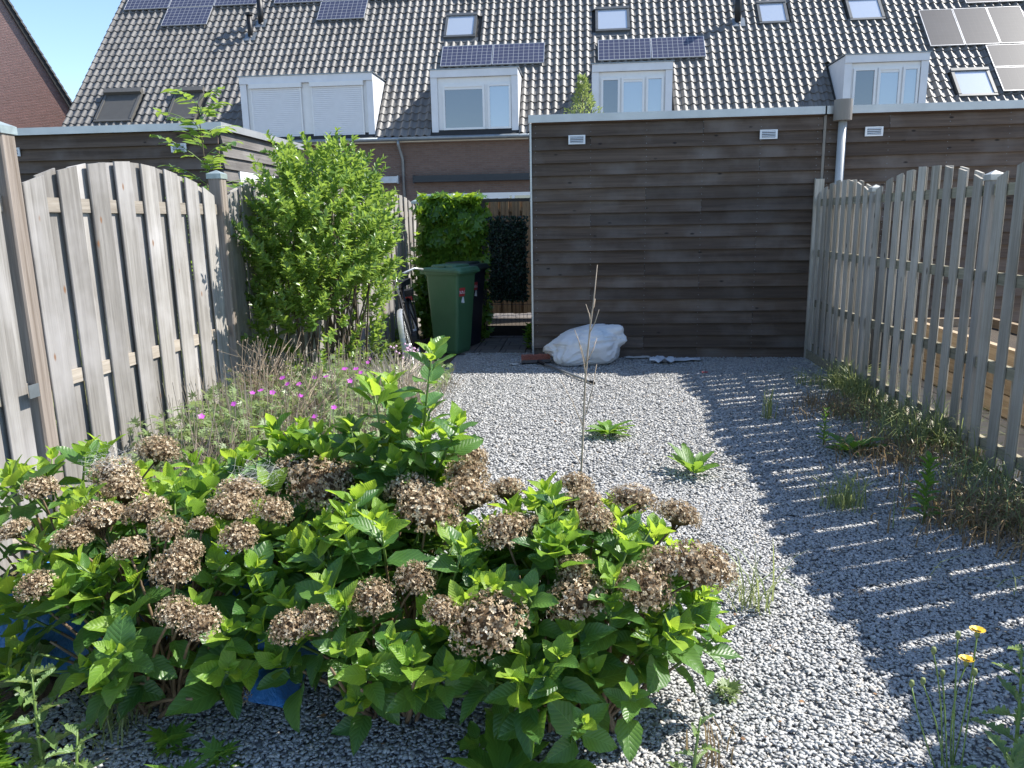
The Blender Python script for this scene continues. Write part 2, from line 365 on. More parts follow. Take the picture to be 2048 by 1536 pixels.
n1 = t.noise(t.coord(), 90, 4); col = t.mix(t.math('MULTIPLY', n1, .3), col, (.38, .38, .375))
t.P(Base_Color=col, Roughness=.75, Specular_IOR_Level=.3); MT['stone'] = t.m
def scatter(n, x0, x1, y0, y1): return np.stack([nr.uniform(x0, x1, n), nr.uniform(y0, y1, n)], -1)
cub_v = np.array([(x, y, z) for z in (-.62, .62) for y in (-.62, .62) for x in (-.62, .62)]) * np.array((1.1, 1., 1.))
cub_f = np.array([(0,2,1),(1,2,3),(4,5,6),(5,7,6),(0,1,4),(1,5,4),(2,6,3),(3,6,7),(0,4,2),(2,4,6),(1,3,5),(3,7,5)])
def inframe(p):
    k = np.array([(-350 < pix((x, y, 0))[0] < 2400) and pix((x, y, 0))[1] < 1900 for x, y in p]); return p[k]
p = inframe(scatter(118000, -1.75, 2.35, 1.45, 4.2)); p = p[(p[:, 0] > -1.25) | (p[:, 1] < 2.6)]
pos = np.concatenate([p, nr.uniform(-.002, .0045, (len(p), 1))], 1)
stones('gravel', pos, nr.uniform(.0050, .0106, len(p)), cub_v, cub_f, MT['stone'], 'loose grey crushed stone gravel covering the near yard')
p = scatter(72000, -1.35, 2.42, 4.2, 8.80); p = p[~((p[:, 1] > 8.48) & (p[:, 0] > -.56))]
pos = np.concatenate([p, nr.uniform(-.002, .0055, (len(p), 1))], 1)
stones('gravel', pos, nr.uniform(.0070, .0130, len(p)), cub_v, cub_f, MT['stone'], 'loose grey crushed stone gravel between shed and weeds')

# ------------------------------------------------------------------ sheds
def clad_board(x0, x1, z, h, yf, m, parent, axis=0, seed=0):
    """one lapped board; front faces -y (axis 0, along x) or +x (axis 1, along y)"""
    n = max(3, int((x1 - x0) / .35)); rs = random.Random(seed); v, f = [], []
    ph = rs.uniform(0, 50)
    for i in range(n + 1):
        a = x0 + (x1 - x0) * i / n; w = .007 * noise.noise(Vector((a * 1.1 + ph, z * 3, 1))); w2 = .006 * noise.noise(Vector((a * .9 + ph, z * 3, 7)))
        pr = [(-.040 + w2, z - .014 + w), (-.006 + w2 * .3, z + h + .004), (.012, z + h + .004), (.012, z - .014 + w)]
        for d, zz in pr: v.append((a, yf + d, zz) if axis == 0 else (yf - d, a, zz))
    for i in range(n):
        for j in range(4):
            q = (i*4 + j, i*4 + (j+1) % 4, (i+1)*4 + (j+1) % 4, (i+1)*4 + j); f.append(q if axis == 1 else q[::-1])
    f += [(0, 1, 2, 3) if axis == 0 else (3, 2, 1, 0), tuple(n*4 + k for k in ((3, 2, 1, 0) if axis == 0 else (0, 1, 2, 3)))]
    me = mesh(v, f); o = obj('cladding_board', me, m, parent)
    return o
def vent(x, y, z, parent):
    m = MB(); w, h = .088, .046
    m.box((x - w, y - .012, z - h), (x + w, y, z - h + .013)).box((x - w, y - .012, z + h - .013), (x + w, y, z + h)).box((x - w, y - .012, z - h + .013), (x - w + .02, y, z + h - .013)).box((x + w - .02, y - .012, z - h + .013), (x + w, y, z + h - .013))
    o = m.obj('wall_vent', MT['plastic_white'], parent)
    MB().box((x - w + .02, y - .004, z - h + .013), (x + w - .02, y - .002, z + h - .013)).obj('vent_grille_back', MT['dark'], o)
    for k in range(4):
        zz = z - h + .018 + k * .0165
        MB().add([(x - w + .022, y - .016, zz), (x + w - .022, y - .016, zz), (x + w - .022, y - .006, zz + .009), (x - w + .022, y - .006, zz + .009), (x - w + .022, y - .0145, zz - .002), (x + w - .022, y - .0145, zz - .002), (x + w - .022, y - .0045, zz + .007), (x - w + .022, y - .0045, zz + .007)],
                 [(0, 1, 2, 3), (7, 6, 5, 4), (0, 4, 5, 1), (2, 6, 7, 3), (1, 5, 6, 2), (0, 3, 7, 4)]).obj('louvre_slat', MT['plastic_white'], o)
NB = 19; PITCH = 2.505 / NB
def nails(xs, y, parent, z1=2.5):
    m = MB()
    for x in xs:
        for k in range(NB):
            for dz in (.03, .10):
                zz = k * PITCH + dz; yy = y - .040 + .034 * (dz / PITCH) - .001; m.box((x - .003, yy - .0015, zz - .003), (x + .003, yy + .003, zz + .003))
    m.obj('nail_heads', MT['zinc'], parent, kind='stuff')
YS = 8.5
shed = thing('wooden_shed', 'dark weathered board-clad shed with pale flat roof edge, white bag leaning at its foot', 'shed', (0, YS, 0))
shed2 = thing('wooden_shed', 'dark board-clad shed behind the slatted fence, with a grey downpipe on it', 'shed', (0, YS, 0))
for S, x0, x1, sd in ((shed, -.535, 2.445, 100), (shed2, 2.475, 5.6, 200)):
    for k in range(NB):
        cut = (x0 + 1.2, x0 + 1.78, x0 + .62, None, x0 + 2.36, None)[(k * 5 + sd // 100) % 6]; xs = [x0 + rng.uniform(0, .004), x1 - rng.uniform(0, .004)]
        if cut: clad_board(xs[0], cut - .0015, k * PITCH, PITCH, rng.uniform(-.002, .001), MT['shed'], S, 0, sd + k); clad_board(cut + .0015, xs[1], k * PITCH, PITCH, rng.uniform(-.002, .001), MT['shed'], S, 0, sd + 40 + k)
        else: clad_board(*xs, k * PITCH, PITCH, rng.uniform(-.002, .001), MT['shed'], S, 0, sd + k)
    MB().box((x0 + .01, .0125, 0), (x1 - .01, 2.45, 2.54)).obj('wall_core', MT['dark'], S)
    MB().box((x0 - .03, -.065, 2.505), (x1 + .015, -.0455, 2.582)).box((x0 - .03, -.0455, 2.565), (x1 + .015, 2.47, 2.582)).obj('roof_trim', MT['alu'], S)
    MB().box((x0, -.0450, 2.49), (x1, .012, 2.5645)).obj('fascia_batten', wood('reddish_batten', (.06, .035, .022), (.12, .07, .045), 0), S)
    nails([x0 + .04, x0 + .62, x0 + 1.2, x0 + 1.78, x0 + 2.36, x1 - .05], 0, S)
for k in range(NB):   # side of the first shed along the passage
    me = clad_board(.02, 2.45, k * PITCH, PITCH, -.535, MT['shed_side'], shed, 1, 500 + k)
    me.data.transform(Matrix.Translation((-1.07, 0, 0)) @ Matrix.Scale(-1, 4, (1, 0, 0))); me.data.flip_normals()
MB().box((-.556, -.046, 0), (-.537, .0, 2.50)).obj('corner_trim', MT['alu'], shed)
MB().box((2.447, -.03, 0), (2.473, .02, 2.50)).obj('joint_batten', MT['hopper'], shed)
vent(-.06, -.038, 2.325, shed); vent(1.90, -.038, 2.325, shed); vent(2.94, -.038, 2.325, shed2)
m = MB().tube([(2.60, -.115, 2.43), (2.60, -.115, 2.63)], .088, 20); m.obj('rain_hopper', MT['hopper'], shed2)
m = MB().tube([(2.615, -.085, 2.44), (2.615, -.085, 0)], .042, 14); m.obj('downpipe', MT['grey_pipe'], shed2, True)
m = MB().box((2.565, -.075, 1.78), (2.665, -.02, 1.80)); m.obj('pipe_bracket', MT['zinc'], shed2)

shedl = thing('wooden_shed', 'board-clad shed beyond the tall arched fence, its sunny side wall grey with a white door', 'shed', (-3.97, YS, 0))
NBL = NB
for k in range(NB): clad_board(-5.2, -.002, k * PITCH + .03, PITCH, 0, MT['shed'], shedl, 0, 700 + k)
MB().box((-5.2, .0125, 0), (-.0125, 2.45, 2.57)).obj('wall_core', MT['dark'], shedl)
D0, D1 = .38, 1.42
for k in range(NB):
    z = k * PITCH + .03
    if z < 2.1: clad_board(0, D0 - .02, z, PITCH, 0, MT['shed_side'], shedl, 1, 800 + k); clad_board(D1 + .02, 2.45, z, PITCH, 0, MT['shed_side'], shedl, 1, 830 + k)
    else: clad_board(0, 2.45, z, PITCH, 0, MT['shed_side'], shedl, 1, 860 + k)
MB().box((-5.2, -.065, 2.535), (.065, -.0455, 2.612)).box((.0455, -.0455, 2.535), (.065, 2.48, 2.612)).box((-5.2, -.0455, 2.595), (.0455, 2.48, 2.612)).obj('roof_trim', MT['alu'], shedl)
vent(-2.40, -.038, 2.36, shedl); vent(-.45, -.038, 2.355, shedl)
dr = MB().box((-.01, D0, .05), (.035, D0 + .09, 2.12)).box((-.01, D1 - .09, .05), (.035, D1, 2.12)).box((-.01, D0 + .09, 2.02), (.035, D1 - .09, 2.12)).obj('door', MT['whitefr'], shedl)
MB().box((-.008, D0 + .095, .06), (.018, D1 - .095, 2.015)).obj('door_panel', MT['whitefr'], dr)
MB().box((.018, D0 + .2, 1.2), (.021, D1 - .2, 1.85)).obj('pane', MT['glass'], dr)
MB().box((.02, D0 + .12, 1.02), (.06, D0 + .14, 1.06)).box((.045, D0 + .12, 1.03), (.06, D0 + .25, 1.05)).obj('handle', MT['black_metal'], dr)

# ------------------------------------------------------------------ fences
def arch(u, edge, mid): return edge + (mid - edge) * (1 - (2 * u - 1) ** 2) ** .9 if 0 <= u <= 1 else edge
def fence_panel(label, loc, rotz, L, mat_b, mat_r, edge, mid, rails, nb=9, bw=.14, zb=.04, seed=0, group=None, off=0, gapr=.035, th=.016):
    """local x along the panel, +y towards our garden"""
    rs = random.Random(seed); root = thing('wooden_fence', label, 'fence', loc, rotz, group)
    per = L / nb
    for z in rails:
        MB().box((.0, -gapr / 2, z - .034), (L, gapr / 2, z + .034)).obj('rail', mat_r, root)
    for row, n0, y0, y1 in (('f', nb, gapr / 2 + .0005, gapr / 2 + th), ('r', nb - 1, -gapr / 2 - th, -gapr / 2 - .0005)):
        for i in range(n0):
            xc = per * (i + .5 if row == 'f' else i + 1) + rs.uniform(-.004, .004); w = bw + rs.uniform(-.004, .003)
            a, b = max(0.001, xc - w / 2), min(L - .001, xc + w / 2); ln = rs.uniform(-.012, .012); dy = rs.uniform(0, .003) * (1 if row == 'f' else -1)
            za, zc = arch(a / L, edge, mid) + rs.uniform(-.006, .006), arch(b / L, edge, mid) + rs.uniform(-.006, .006)
            e = .003
            v = []
            for zz0, zz1, lx in ((zb + rs.uniform(-.01, .01),) * 2 + (0,), (za, zc, ln)):
                for x, y in ((a + e, y0), (a, y0 + e), (a, y1 - e), (a + e, y1), (b - e, y1), (b, y1 - e), (b, y0 + e), (b - e, y0)):
                    v.append((x + lx, y + dy + (0 if lx == 0 else rs.uniform(-.001, .001)), zz0 + (zz1 - zz0) * (x - a) / (b - a)))
            f = [tuple(range(8)), tuple(range(15, 7, -1))] + [(j, j + 8, (j + 1) % 8 + 8, (j + 1) % 8) for j in range(8)]
            obj('fence_board', mesh(v, f), mat_b, root)
    return root
def fence_post(label, x, y, h, s, mat, capm, group, z0=-.02):
    root = thing('fence_post', label, 'fence post', (x, y, 0), 0, group); a = s / 2; e = .008
    v = []; 
    for z in (z0, h - .045):
        for q in ((-a + e, -a), (a - e, -a), (a, -a + e), (a, a - e), (a - e, a), (-a + e, a), (-a, a - e), (-a, -a + e)): v.append((*q, z))
    obj('post_shaft', mesh(v, [tuple(range(7, -1, -1)), tuple(range(8, 16))] + [(j, (j + 1) % 8, (j + 1) % 8 + 8, j + 8) for j in range(8)]), mat, root)
    b = a + .006
    obj('post_cap', mesh([(-b, -b, h - .058), (b, -b, h - .058), (b, b, h - .058), (-b, b, h - .058), (-b, -b, h - .025), (b, -b, h - .025), (b, b, h - .025), (-b, b, h - .025), (0, 0, h)],
        [(3, 2, 1, 0), (0, 1, 5, 4), (1, 2, 6, 5), (2, 3, 7, 6), (3, 0, 4, 7), (4, 5, 8), (5, 6, 8), (6, 7, 8), (7, 4, 8)]), capm, root)
    return root
XR = 2.43
RAILR = (1.63, 1.12, .60, .13)
gr = 'grey slatted fence on the gravel side'
for k, (ya, yb, lab) in enumerate(((1.18, 3.01, 'grey slatted fence panel nearest the camera beyond the picture edge, casting streaked shade'), (3.08, 4.91, 'arched grey fence panel cut by the right picture edge'), (4.99, 6.81, 'full arched grey fence panel between the two capped posts, wild grass at its foot'), (6.89, 8.42, 'narrower arched grey fence panel running into the dark shed wall'))):
    fence_panel(lab, (XR, ya, 0), R(90), yb - ya, MT['fence_r'], MT['rail_r'], 1.68, 1.825, RAILR, 9 if k < 3 else 8, .100 if k < 3 else .092, .03, 30 + k, gr, gapr=.030)
for y, lab in ((1.145, 'grey fence post nearest the camera beyond the picture edge'), (3.045, 'grey fence post just outside the picture on the slatted fence'), (4.95, 'pale grey fence post with pyramid cap nearest on the slatted fence'), (6.85, 'pale grey fence post with pyramid cap farther along the slatted fence')):
    fence_post(lab, XR, y, 1.745, .075, MT['post_r'], MT['cap_r'], 'posts of the slatted fence')
fp = thing('fence_post', 'flat weathered fence post fixed against the dark shed wall', 'fence post', (XR, 8.445, 0), 0, 'posts of the slatted fence')
MB().box((-.045, -.022, -.02), (.045, .018, 1.87)).obj('post_shaft', MT['fence_r'], fp)
gb = MB().box((2.395, 6.6, -.02), (2.415, 8.42, .10)).obj('gravel_board', MT['rail_r']); tag(gb, 'low mossy edging board along the foot of the slatted fence by the shed', 'edging board')
LP = [(-2.53, 1.44), (-2.505, 3.255), (-2.47, 5.20), (-2.42, 7.06), (-2.38, 8.95), (-2.31, 10.83)]
labs = ['wide-board arched fence panel at the left picture edge', 'sunlit wide-board arched fence panel with orange knots, left of the picture', 'wide-board fence panel hidden behind the big leafy shrub', 'fence panel behind the bicycle, mostly covered by the leafy shrub', 'narrow-looking sunlit arched fence panel beside the ivy']
for k in range(5):
    (xa, ya), (xb, yb) = LP[k], LP[k + 1]; d = Vector((xa - xb, ya - yb, 0)); L = d.length; ang = math.atan2(d.y, d.x)
    u = d.normalized(); st = Vector((xb, yb, 0)) + u * .047
    fence_panel(labs[k], st, ang, L - .094, MT['fence_l'], MT['rail'], 1.685, 1.855, (1.615, .79, .15), 8, .147, .05, 60 + k, 'weathered wide-board fence', gapr=.013, th=.012)
plab = ['thick weathered post outside the picture on the wide-board fence', 'thick sunlit wooden post with grey cap at the left picture edge', 'brown wooden post with zinc cap between the arched panel and the leafy shrub', 'wooden post hidden in the leafy shrub', 'wooden post with white-topped cap just above the leafy shrub', 'last wooden post of the weathered fence, touching the ivy']
hs = [1.9, 1.965, 1.875, 1.87, 1.865, 1.82]
for (x, y), h, lab in zip(LP, hs, plab): fence_post(lab, x, y, h, .09, MT['post_l'], MT['cap'], 'posts of the wide-board fence')
m = MB().box((-2.448, 3.13, .765), (-2.444, 3.195, .825)); tag(m.obj('fence_bracket', MT['zinc']), 'small metal fence bracket on the rail at the left picture edge', 'bracket')

# ------------------------------------------------------------------ terraced houses
TH = R(48.2); E0 = Vector((0, 24.23, 4.09)); UP = Vector((0, math.cos(TH), math.sin(TH))); NRM = Vector((0, -math.sin(TH), math.cos(TH)))
def rp(x, s, h=0): return Vector((x, 24.23, 4.09)) + UP * s + NRM * h
RM = Matrix(((1, 0, 0, 0), (0, UP.y, NRM.y, 24.23), (0, UP.z, NRM.z, 4.09), (0, 0, 0, 1)))   # roof frame: x, s, h
TW, TL = .2455, .335
prof = [(0, 0), (.08, .018), (.18, .038), (.28, .058), (.38, .056), (.48, .040), (.58, .014), (.68, .002), (.85, 0), (1.04, .006)]
def tile_mesh(v):
    rs = random.Random(v); V, F = [], []; k = len(prof); x0 = rs.uniform(-.003, .003); tw = rs.uniform(-.004, .004)
    for s, z0 in ((-.035, .030), (TL, -.002)):
        for u, z in prof: V.append((u * TW + x0 + (tw if s < 0 else 0), s, z + z0 + .016))
    for zz in (.004, .030):
        for u, z in prof: V.append((u * TW + x0 + tw, -.035, z + .016 + zz))
    for i in range(k - 1): F += [(i, i + 1, k + i + 1, k + i), (2*k + i, 2*k + i + 1, 3*k + i + 1, 3*k + i)]
    me = mesh(V, F, False, 'roof_tile', attr=[v / 6.] * len(V)); me.materials.append(MT['tile'])
    sm = [j % 2 == 0 for j in range(len(F))]; me.polygons.foreach_set('use_smooth', sm)
    return me
TILES = [tile_mesh(i) for i in range(6)]
TV = [np.array([v.co for v in t_.vertices]) for t_ in TILES]
TF = np.array([tri for p_ in TILES[0].polygons for tri in ((p_.vertices[0], p_.vertices[1], p_.vertices[2]), (p_.vertices[0], p_.vertices[2], p_.vertices[3]))])
def panel(root, x0, x1, s0, s1, mat, h=.13):
    v = [rp(x, s, h) - HL for x, s in ((x0 + .018, s0 + .018), (x1 - .018, s0 + .018), (x1 - .018, s1 - .018), (x0 + .018, s1 - .018))]
    o = obj('solar_panel', mesh(v, [(0, 1, 2, 3)], uv=[(0, 0), (1, 0), (1, 1), (0, 1)]), mat, root)
    m = MB()
    for a, b in (((x0, s0), (x1, s0 + .018)), ((x0, s1 - .018), (x1, s1)), ((x0, s0 + .018), (x0 + .018, s1 - .018)), ((x1 - .018, s0 + .018), (x1, s1 - .018))):
        m.box((a[0], a[1], h - .035), (b[0], b[1], h + .004), Matrix.Translation(-HL) @ RM)
    m.box((x0 + .018, s0 + .018, h - .03), (x1 - .018, s1 - .018, h - .004), Matrix.Translation(-HL) @ RM)
    m.obj('panel_frame', MT['solar_fr'], o)
def skylight(root, x0, x1, s0, s1, kind='glass'):
    X = Matrix.Translation(-HL) @ RM; fr = MT['sk_frame'] if kind == 'glass' else MT['sk_shut']
    m = MB().box((x0, s0, 0), (x1, s0 + .09, .10), X).box((x0, s1 - .11, 0), (x1, s1, .13), X).box((x0, s0 + .09, 0), (x0 + .085, s1 - .11, .11), X).box((x1 - .085, s0 + .09, 0), (x1, s1 - .11, .11), X)
    m.box((x0 - .1, s0 - .22, .012), (x1 + .1, s0, .035), X)
    o = m.obj('roof_window', fr, root)
    if kind == 'glass':
        v = [X @ Vector(p) for p in ((x0 + .085, s0 + .09, .085), (x1 - .085, s0 + .09, .085), (x1 - .085, s1 - .11, .085), (x0 + .085, s1 - .11, .085))]
        obj('pane', mesh(v, [(0, 1, 2, 3)]), MT['glass_sky'], o)
    else:
        m = MB(); n = 30; H_ = (s1 - s0 - .2) / n
        for k in range(n): m.box((x0 + .085, s0 + .09 + k * H_, .07), (x1 - .085, s0 + .09 + (k + .82) * H_, .088), X)
        m.box((x0 - .01, s1 - .17, .10), (x1 + .01, s1 + .02, .21), X)
        m.obj('roller_shutter', MT['sk_shut'], o)
def window_in(parent, x0, x1, z0, z1, y, gl, fw=.06, blind=False):
    """casement: frame proud, pane set back"""
    m = MB().box((x0, y - .05, z0), (x1, y, z0 + fw)).box((x0, y - .05, z1 - fw), (x1, y, z1)).box((x0, y - .05, z0 + fw), (x0 + fw, y, z1 - fw)).box((x1 - fw, y - .05, z0 + fw), (x1, y, z1 - fw))
    m.obj('window_frame', MT['whitefr'], parent)
    obj('pane', mesh([(x0 + fw, y - .012, z0 + fw), (x1 - fw, y - .012, z0 + fw), (x1 - fw, y - .012, z1 - fw), (x0 + fw, y - .012, z1 - fw)], [(0, 1, 2, 3)]), gl, parent)
    if blind: MB().box((x0 + fw, y - .030, z1 - fw - .07), (x1 - fw, y - .016, z1 - fw)).obj('blind_box', MT['whitefr'], parent)
def dormer(root, x0, x1, wins):
    """box dormer standing at the eaves; wins: list of (xa, xb, z0, z1, glass, blind)"""
    y0 = 24.33 - HL.y; zb, zt = 4.20, 5.99; yb = 24.23 + (zt - 4.09) / math.tan(TH) + .1 - HL.y; ax, bx = x0 - HL.x, x1 - HL.x
    m = MB(); 
    for x_, s_ in ((ax, 1), (bx, -1)):      # cheeks
        xi = x_ + s_ * .05
        v = [(x_, y0 + .05, zb), (x_, yb, zt - .02), (x_, y0 + .05, zt - .02), (xi, y0 + .05, zb), (xi, yb, zt - .02), (xi, y0 + .05, zt - .02)]
        f = [(0, 2, 1), (3, 4, 5), (0, 3, 5, 2), (1, 2, 5, 4), (0, 1, 4, 3)]
        if s_ < 0: f = [q[::-1] for q in f]
        m.add(v, f)
    m.box((ax, y0, zb), (ax + .20, y0 + .048, zt - .22)).box((bx - .20, y0, zb), (bx, y0 + .048, zt - .22)).box((ax, y0 - .03, zt - .215), (bx, y0 + .048, zt - .002))
    o = m.obj('dormer', MT['white'], root)
    MB().box((ax - .04, y0 - .055, zt), (bx + .04, yb, zt + .025)).obj('dormer_roof', MT['zinc'], o)
    MB().box((ax + .20, y0 + .06, zb), (bx - .20, y0 + .10, zt - .22)).obj('reveal_panel', MT['whitefr'], o)
    for xa, xb, z0, z1, gl, bl in wins:
        if gl == 'shutter':
            m = MB(); n = 25; hh = (z1 - z0 - .13) / n
            for k in range(n):
                zz = z0 + k * hh; m.box((xa + .04 - HL.x, y0 + .004, zz), (xb - .04 - HL.x, y0 + .03, zz + hh * .90))
            m.obj('roller_shutter', MT['shutter'], o)
            MB().box((xa - HL.x - .03, y0 - .06, z1 - .13), (xb - HL.x + .03, y0 + .03, z1)).box((xa - HL.x, y0 - .012, z0), (xa + .04 - HL.x, y0 + .03, z1 - .13)).box((xb - .04 - HL.x, y0 - .012, z0), (xb - HL.x, y0 + .03, z1 - .13)).obj('shutter_box', MT['whitefr'], o)
        else: window_in(o, xa - HL.x, xb - HL.x, z0, z1, y0 + .06, MT[gl], blind=bl)
    return (x0, x1, -.3, (zt - 4.09) / math.sin(TH) + .12)
SMAX = 8.9
def house(x0, x1, label, dorm=(), panels=(), sky_=(), awn=None, pipes=(), downpipe=None, left_end=False):
    global HL
    HL = Vector((x0, 24.45, 0)); root = thing('terraced_house', label, 'house', HL, 0, 'row of terraced houses')
    MB().box((0, 0, 0), (x1 - x0, .3, 4.02)).obj('wall', MT['brick'], root); MB().box((0, 8.6, 0), (x1 - x0, 8.9, 4.02)).obj('rear_wall', MT['brick'], root)
    if left_end:
        MB().add([(.001, .3, 0), (.001, 8.6, 0), (.001, 8.6, 4), (.001, 4.45, 9.0), (.001, .3, 4), (.2, .3, 0), (.2, 8.6, 0), (.2, 8.6, 4), (.2, 4.45, 9.0), (.2, .3, 4)], [(0, 4, 3, 2, 1), (5, 6, 7, 8, 9), (0, 1, 6, 5), (1, 2, 7, 6), (2, 3, 8, 7), (3, 4, 9, 8), (4, 0, 5, 9)]).obj('gable_wall', MT['brick'], root)
    ov = .25 if left_end else 0
    a, b, c_ = rp(x0 - ov, -.02), rp(x1, -.02), rp(x0, SMAX); q = [a - HL, b - HL, rp(x1, SMAX) - HL, rp(x0 - ov, SMAX) - HL]
    ry = 2 * (q[2].y) - q[0].y
    q += [Vector((q[1].x, ry, q[0].z)), Vector((q[0].x, ry, q[0].z))]
    roof = obj('roof', mesh(q, [(0, 1, 2, 3), (3, 2, 4, 5), (0, 5, 4, 1)]), MT['roofbase'], root)
    holes = [dormer(root, *d) for d in dorm]
    for s in sky_: skylight(root, *s); holes.append((s[0] - .02, s[1] + .02, s[2] - .05, s[3] - .05))
    for p_ in panels: panel(root, *p_)
    # tiles
    RX = Matrix.Translation(-HL) @ RM; cand = []
    n = round((x1 - x0 + ov) / TW)
    for i in range(n):
        for j in range(int(SMAX / TL)):
            x, s = x0 - ov + i * TW, .0 + j * TL
            if any(h[0] - TW * .7 < x < h[1] - TW * .35 and h[2] < s + TL / 2 < h[3] for h in holes): continue
            px, py = pix(rp(x + TW / 2, s + TL / 2, .03))
            lim = 245 if px < 440 else (275 if px < 1060 else 238 - (px - 1062) * .031)
            vis = -10 < px < 2058 and -8 < py < lim and not any(p_[0] - .1 < x < p_[1] - .15 and p_[2] < s + .1 < p_[3] - .25 for p_ in panels)
            cand.append((0 if vis else 1, s * 2 + abs(x) * .1, x, s))
    cand.sort(); rest_v, rest_t, rest_a, cnt = [], [], [], 0
    for k, (nv, _, x, s) in enumerate(cand):
        vi = rng.randrange(6); dz = rng.uniform(-.003, .003)
        if k < 300 and nv == 0: inst('roof_tile', TILES[vi], roof, RX @ Matrix.Translation((x, s, dz)))
        else:
            V = TV[vi] + np.array((x, s, dz)); V = V @ np.array(RX.to_3x3()).T + np.array(RX.translation)
            rest_v.append(V); rest_t.append(TF + cnt); cnt += len(V); rest_a.append(np.full(len(V), rng.random()))
    if rest_v: obj('roof_tiles', npmesh(np.concatenate(rest_v), np.concatenate(rest_t), attr=np.concatenate(rest_a)), MT['tile'], roof, 'stuff')
    # gutter, soffit
    W = x1 - x0
    m = MB().tube([(0, -.30, 4.02), (W, -.30, 4.02)], .062, 10); m.obj('gutter', MT['zinc'], root, True)
    MB().box((0, -.235, 3.93), (W, .0, 4.04)).obj('soffit_board', MT['cream'], root)
    for p_ in pipes:
        (x, s, r, h) = p_; b = rp(x, s) - HL
        o = MB().tube([b - Vector((0, 0, .2)), b + Vector((0, 0, h))], r, 12).obj('vent_pipe', MT['black_metal'], root, True)
        MB().tube([b + Vector((0, 0, h - .02)), b + Vector((0, 0, h + .06))], r * 1.4, 12).obj('pipe_cowl', MT['black_metal'], o)
        MB().box((x - .22, s - .22, .02), (x + .22, s + .2, .075), RX).obj('lead_flashing', MT['zinc'], o)
    if downpipe is not None:
        d = downpipe - x0
        MB().tube([(d, -.30, 3.98), (d, -.28, 3.85), (d + .07, -.06, 3.45), (d + .07, -.06, 0)], .045, 10).obj('downpipe', MT['zinc'], root, True)
    if awn:
        xa, xb, mt = awn; xa -= x0; xb -= x0
        o = MB().box((xa, -.20, 2.73), (xb, -.0005, 2.93)).obj('awning', MT[mt], root)
        MB().box((xa - .03, -.21, 2.71), (xa, -.0005, 2.95)).box((xb, -.21, 2.71), (xb + .03, -.0005, 2.95)).obj('awning_end_cap', MT[mt], o)
        MB().box((xa, -.235, 2.735), (xb, -.2005, 2.80)).obj('front_rail', MT['awning_dark' if mt == 'awning_dark' else 'awning_grey'], o)
    # ground floor window and door
    wx0, wx1 = .45, W - .5
    w = MB().box((wx0, -.03, 2.28), (wx1, -.0005, 2.38)).box((wx0, -.03, .4), (wx0 + .08, -.0005, 2.28)).box((wx1 - .08, -.03, .4), (wx1, -.0005, 2.28)).box((wx0 + W * .55, -.03, .4), (wx0 + W * .55 + .09, -.0005, 2.28)).box((wx0 + .08, -.035, .4), (wx1 - .08, -.0005, .48)).obj('window', MT['whitefr'], root)
    obj('pane', mesh([(wx0 + .08, -.004, .48), (wx1 - .08, -.004, .48), (wx1 - .08, -.004, 2.28), (wx0 + .08, -.004, 2.28)], [(0, 1, 2, 3)]), MT['glass'], w)
    MB().box((wx0 + .6, -.02, 2.10), (wx0 + 2.9, -.006, 2.279)).obj('transom_panel', MT['whitefr'], w)
    return root
sh = 'shutter'
house(-16.62, -11.0, 'end terraced house with two shuttered roof windows and solar panels high on its roof', panels=[(-14.83, -13.15, 5.76, 6.74, MT['solar']), (-16.52, -14.85, 6.78, 7.76, MT['solar']), (-14.83, -13.15, 6.78, 7.76, MT['solar']), (-13.13, -11.55, 6.78, 7.76, MT['solar'])],
      sky_=[(-15.78, -14.5, 1.0, 2.42, 'shut'), (-13.34, -12.36, 1.0, 2.38, 'shut')], pipes=[(-11.42, 5.05, .09, .75), (-11.2, 5.75, .10, 1.0)], left_end=True)
house(-11.0, -5.6, 'terraced house whose wide white dormer has two closed roller shutters', dorm=[(-10.55, -6.36, [(-10.22, -8.62, 4.2, 5.77, sh, 0), (-8.30, -6.68, 4.2, 5.77, sh, 0)])],
      panels=[(-9.17, -7.49, 5.72, 6.72, MT['solar']), (-10.91, -9.19, 6.76, 7.76, MT['solar']), (-9.17, -7.49, 6.76, 7.76, MT['solar']), (-7.47, -5.88, 6.76, 7.76, MT['solar'])], awn=(-9.6, -5.72, 'awning_grey'), downpipe=-5.62)
house(-5.6, -.2, 'terraced house with a two-window dormer, two solar panels above it and a dark awning', dorm=[(-4.58, -1.93, [(-4.22, -2.95, 4.26, 5.55, 'glass', 1), (-2.85, -2.15, 4.26, 5.55, 'glass_blind', 0)])],
      panels=[(-4.59, -2.92, 3.04, 4.02, MT['solar']), (-2.90, -1.23, 3.04, 4.02, MT['solar']), (-4.4, -2.73, 6.66, 7.64, MT['solar']), (-2.71, -1.04, 6.66, 7.64, MT['solar'])], sky_=[(-4.62, -3.56, 4.55, 5.75)], awn=(-5.2, -1.0, 'awning_dark'))
house(-.2, 5.2, 'terraced house with a three-window dormer below two solar panels, over the shed roof', dorm=[(.28, 2.63, [(.55, 1.10, 4.26, 5.60, 'glass', 0), (1.15, 1.82, 4.26, 5.60, 'glass_blind', 1), (1.87, 2.38, 4.26, 5.60, 'glass_blind', 0)])],
      panels=[(.49, 2.16, 3.05, 4.03, MT['solar']), (2.18, 3.85, 3.05, 4.03, MT['solar'])], sky_=[(.42, 1.54, 4.55, 5.75)], pipes=[(5.0, 4.75, .10, 1.3)], awn=(.4, 4.6, 'awning_dark'))
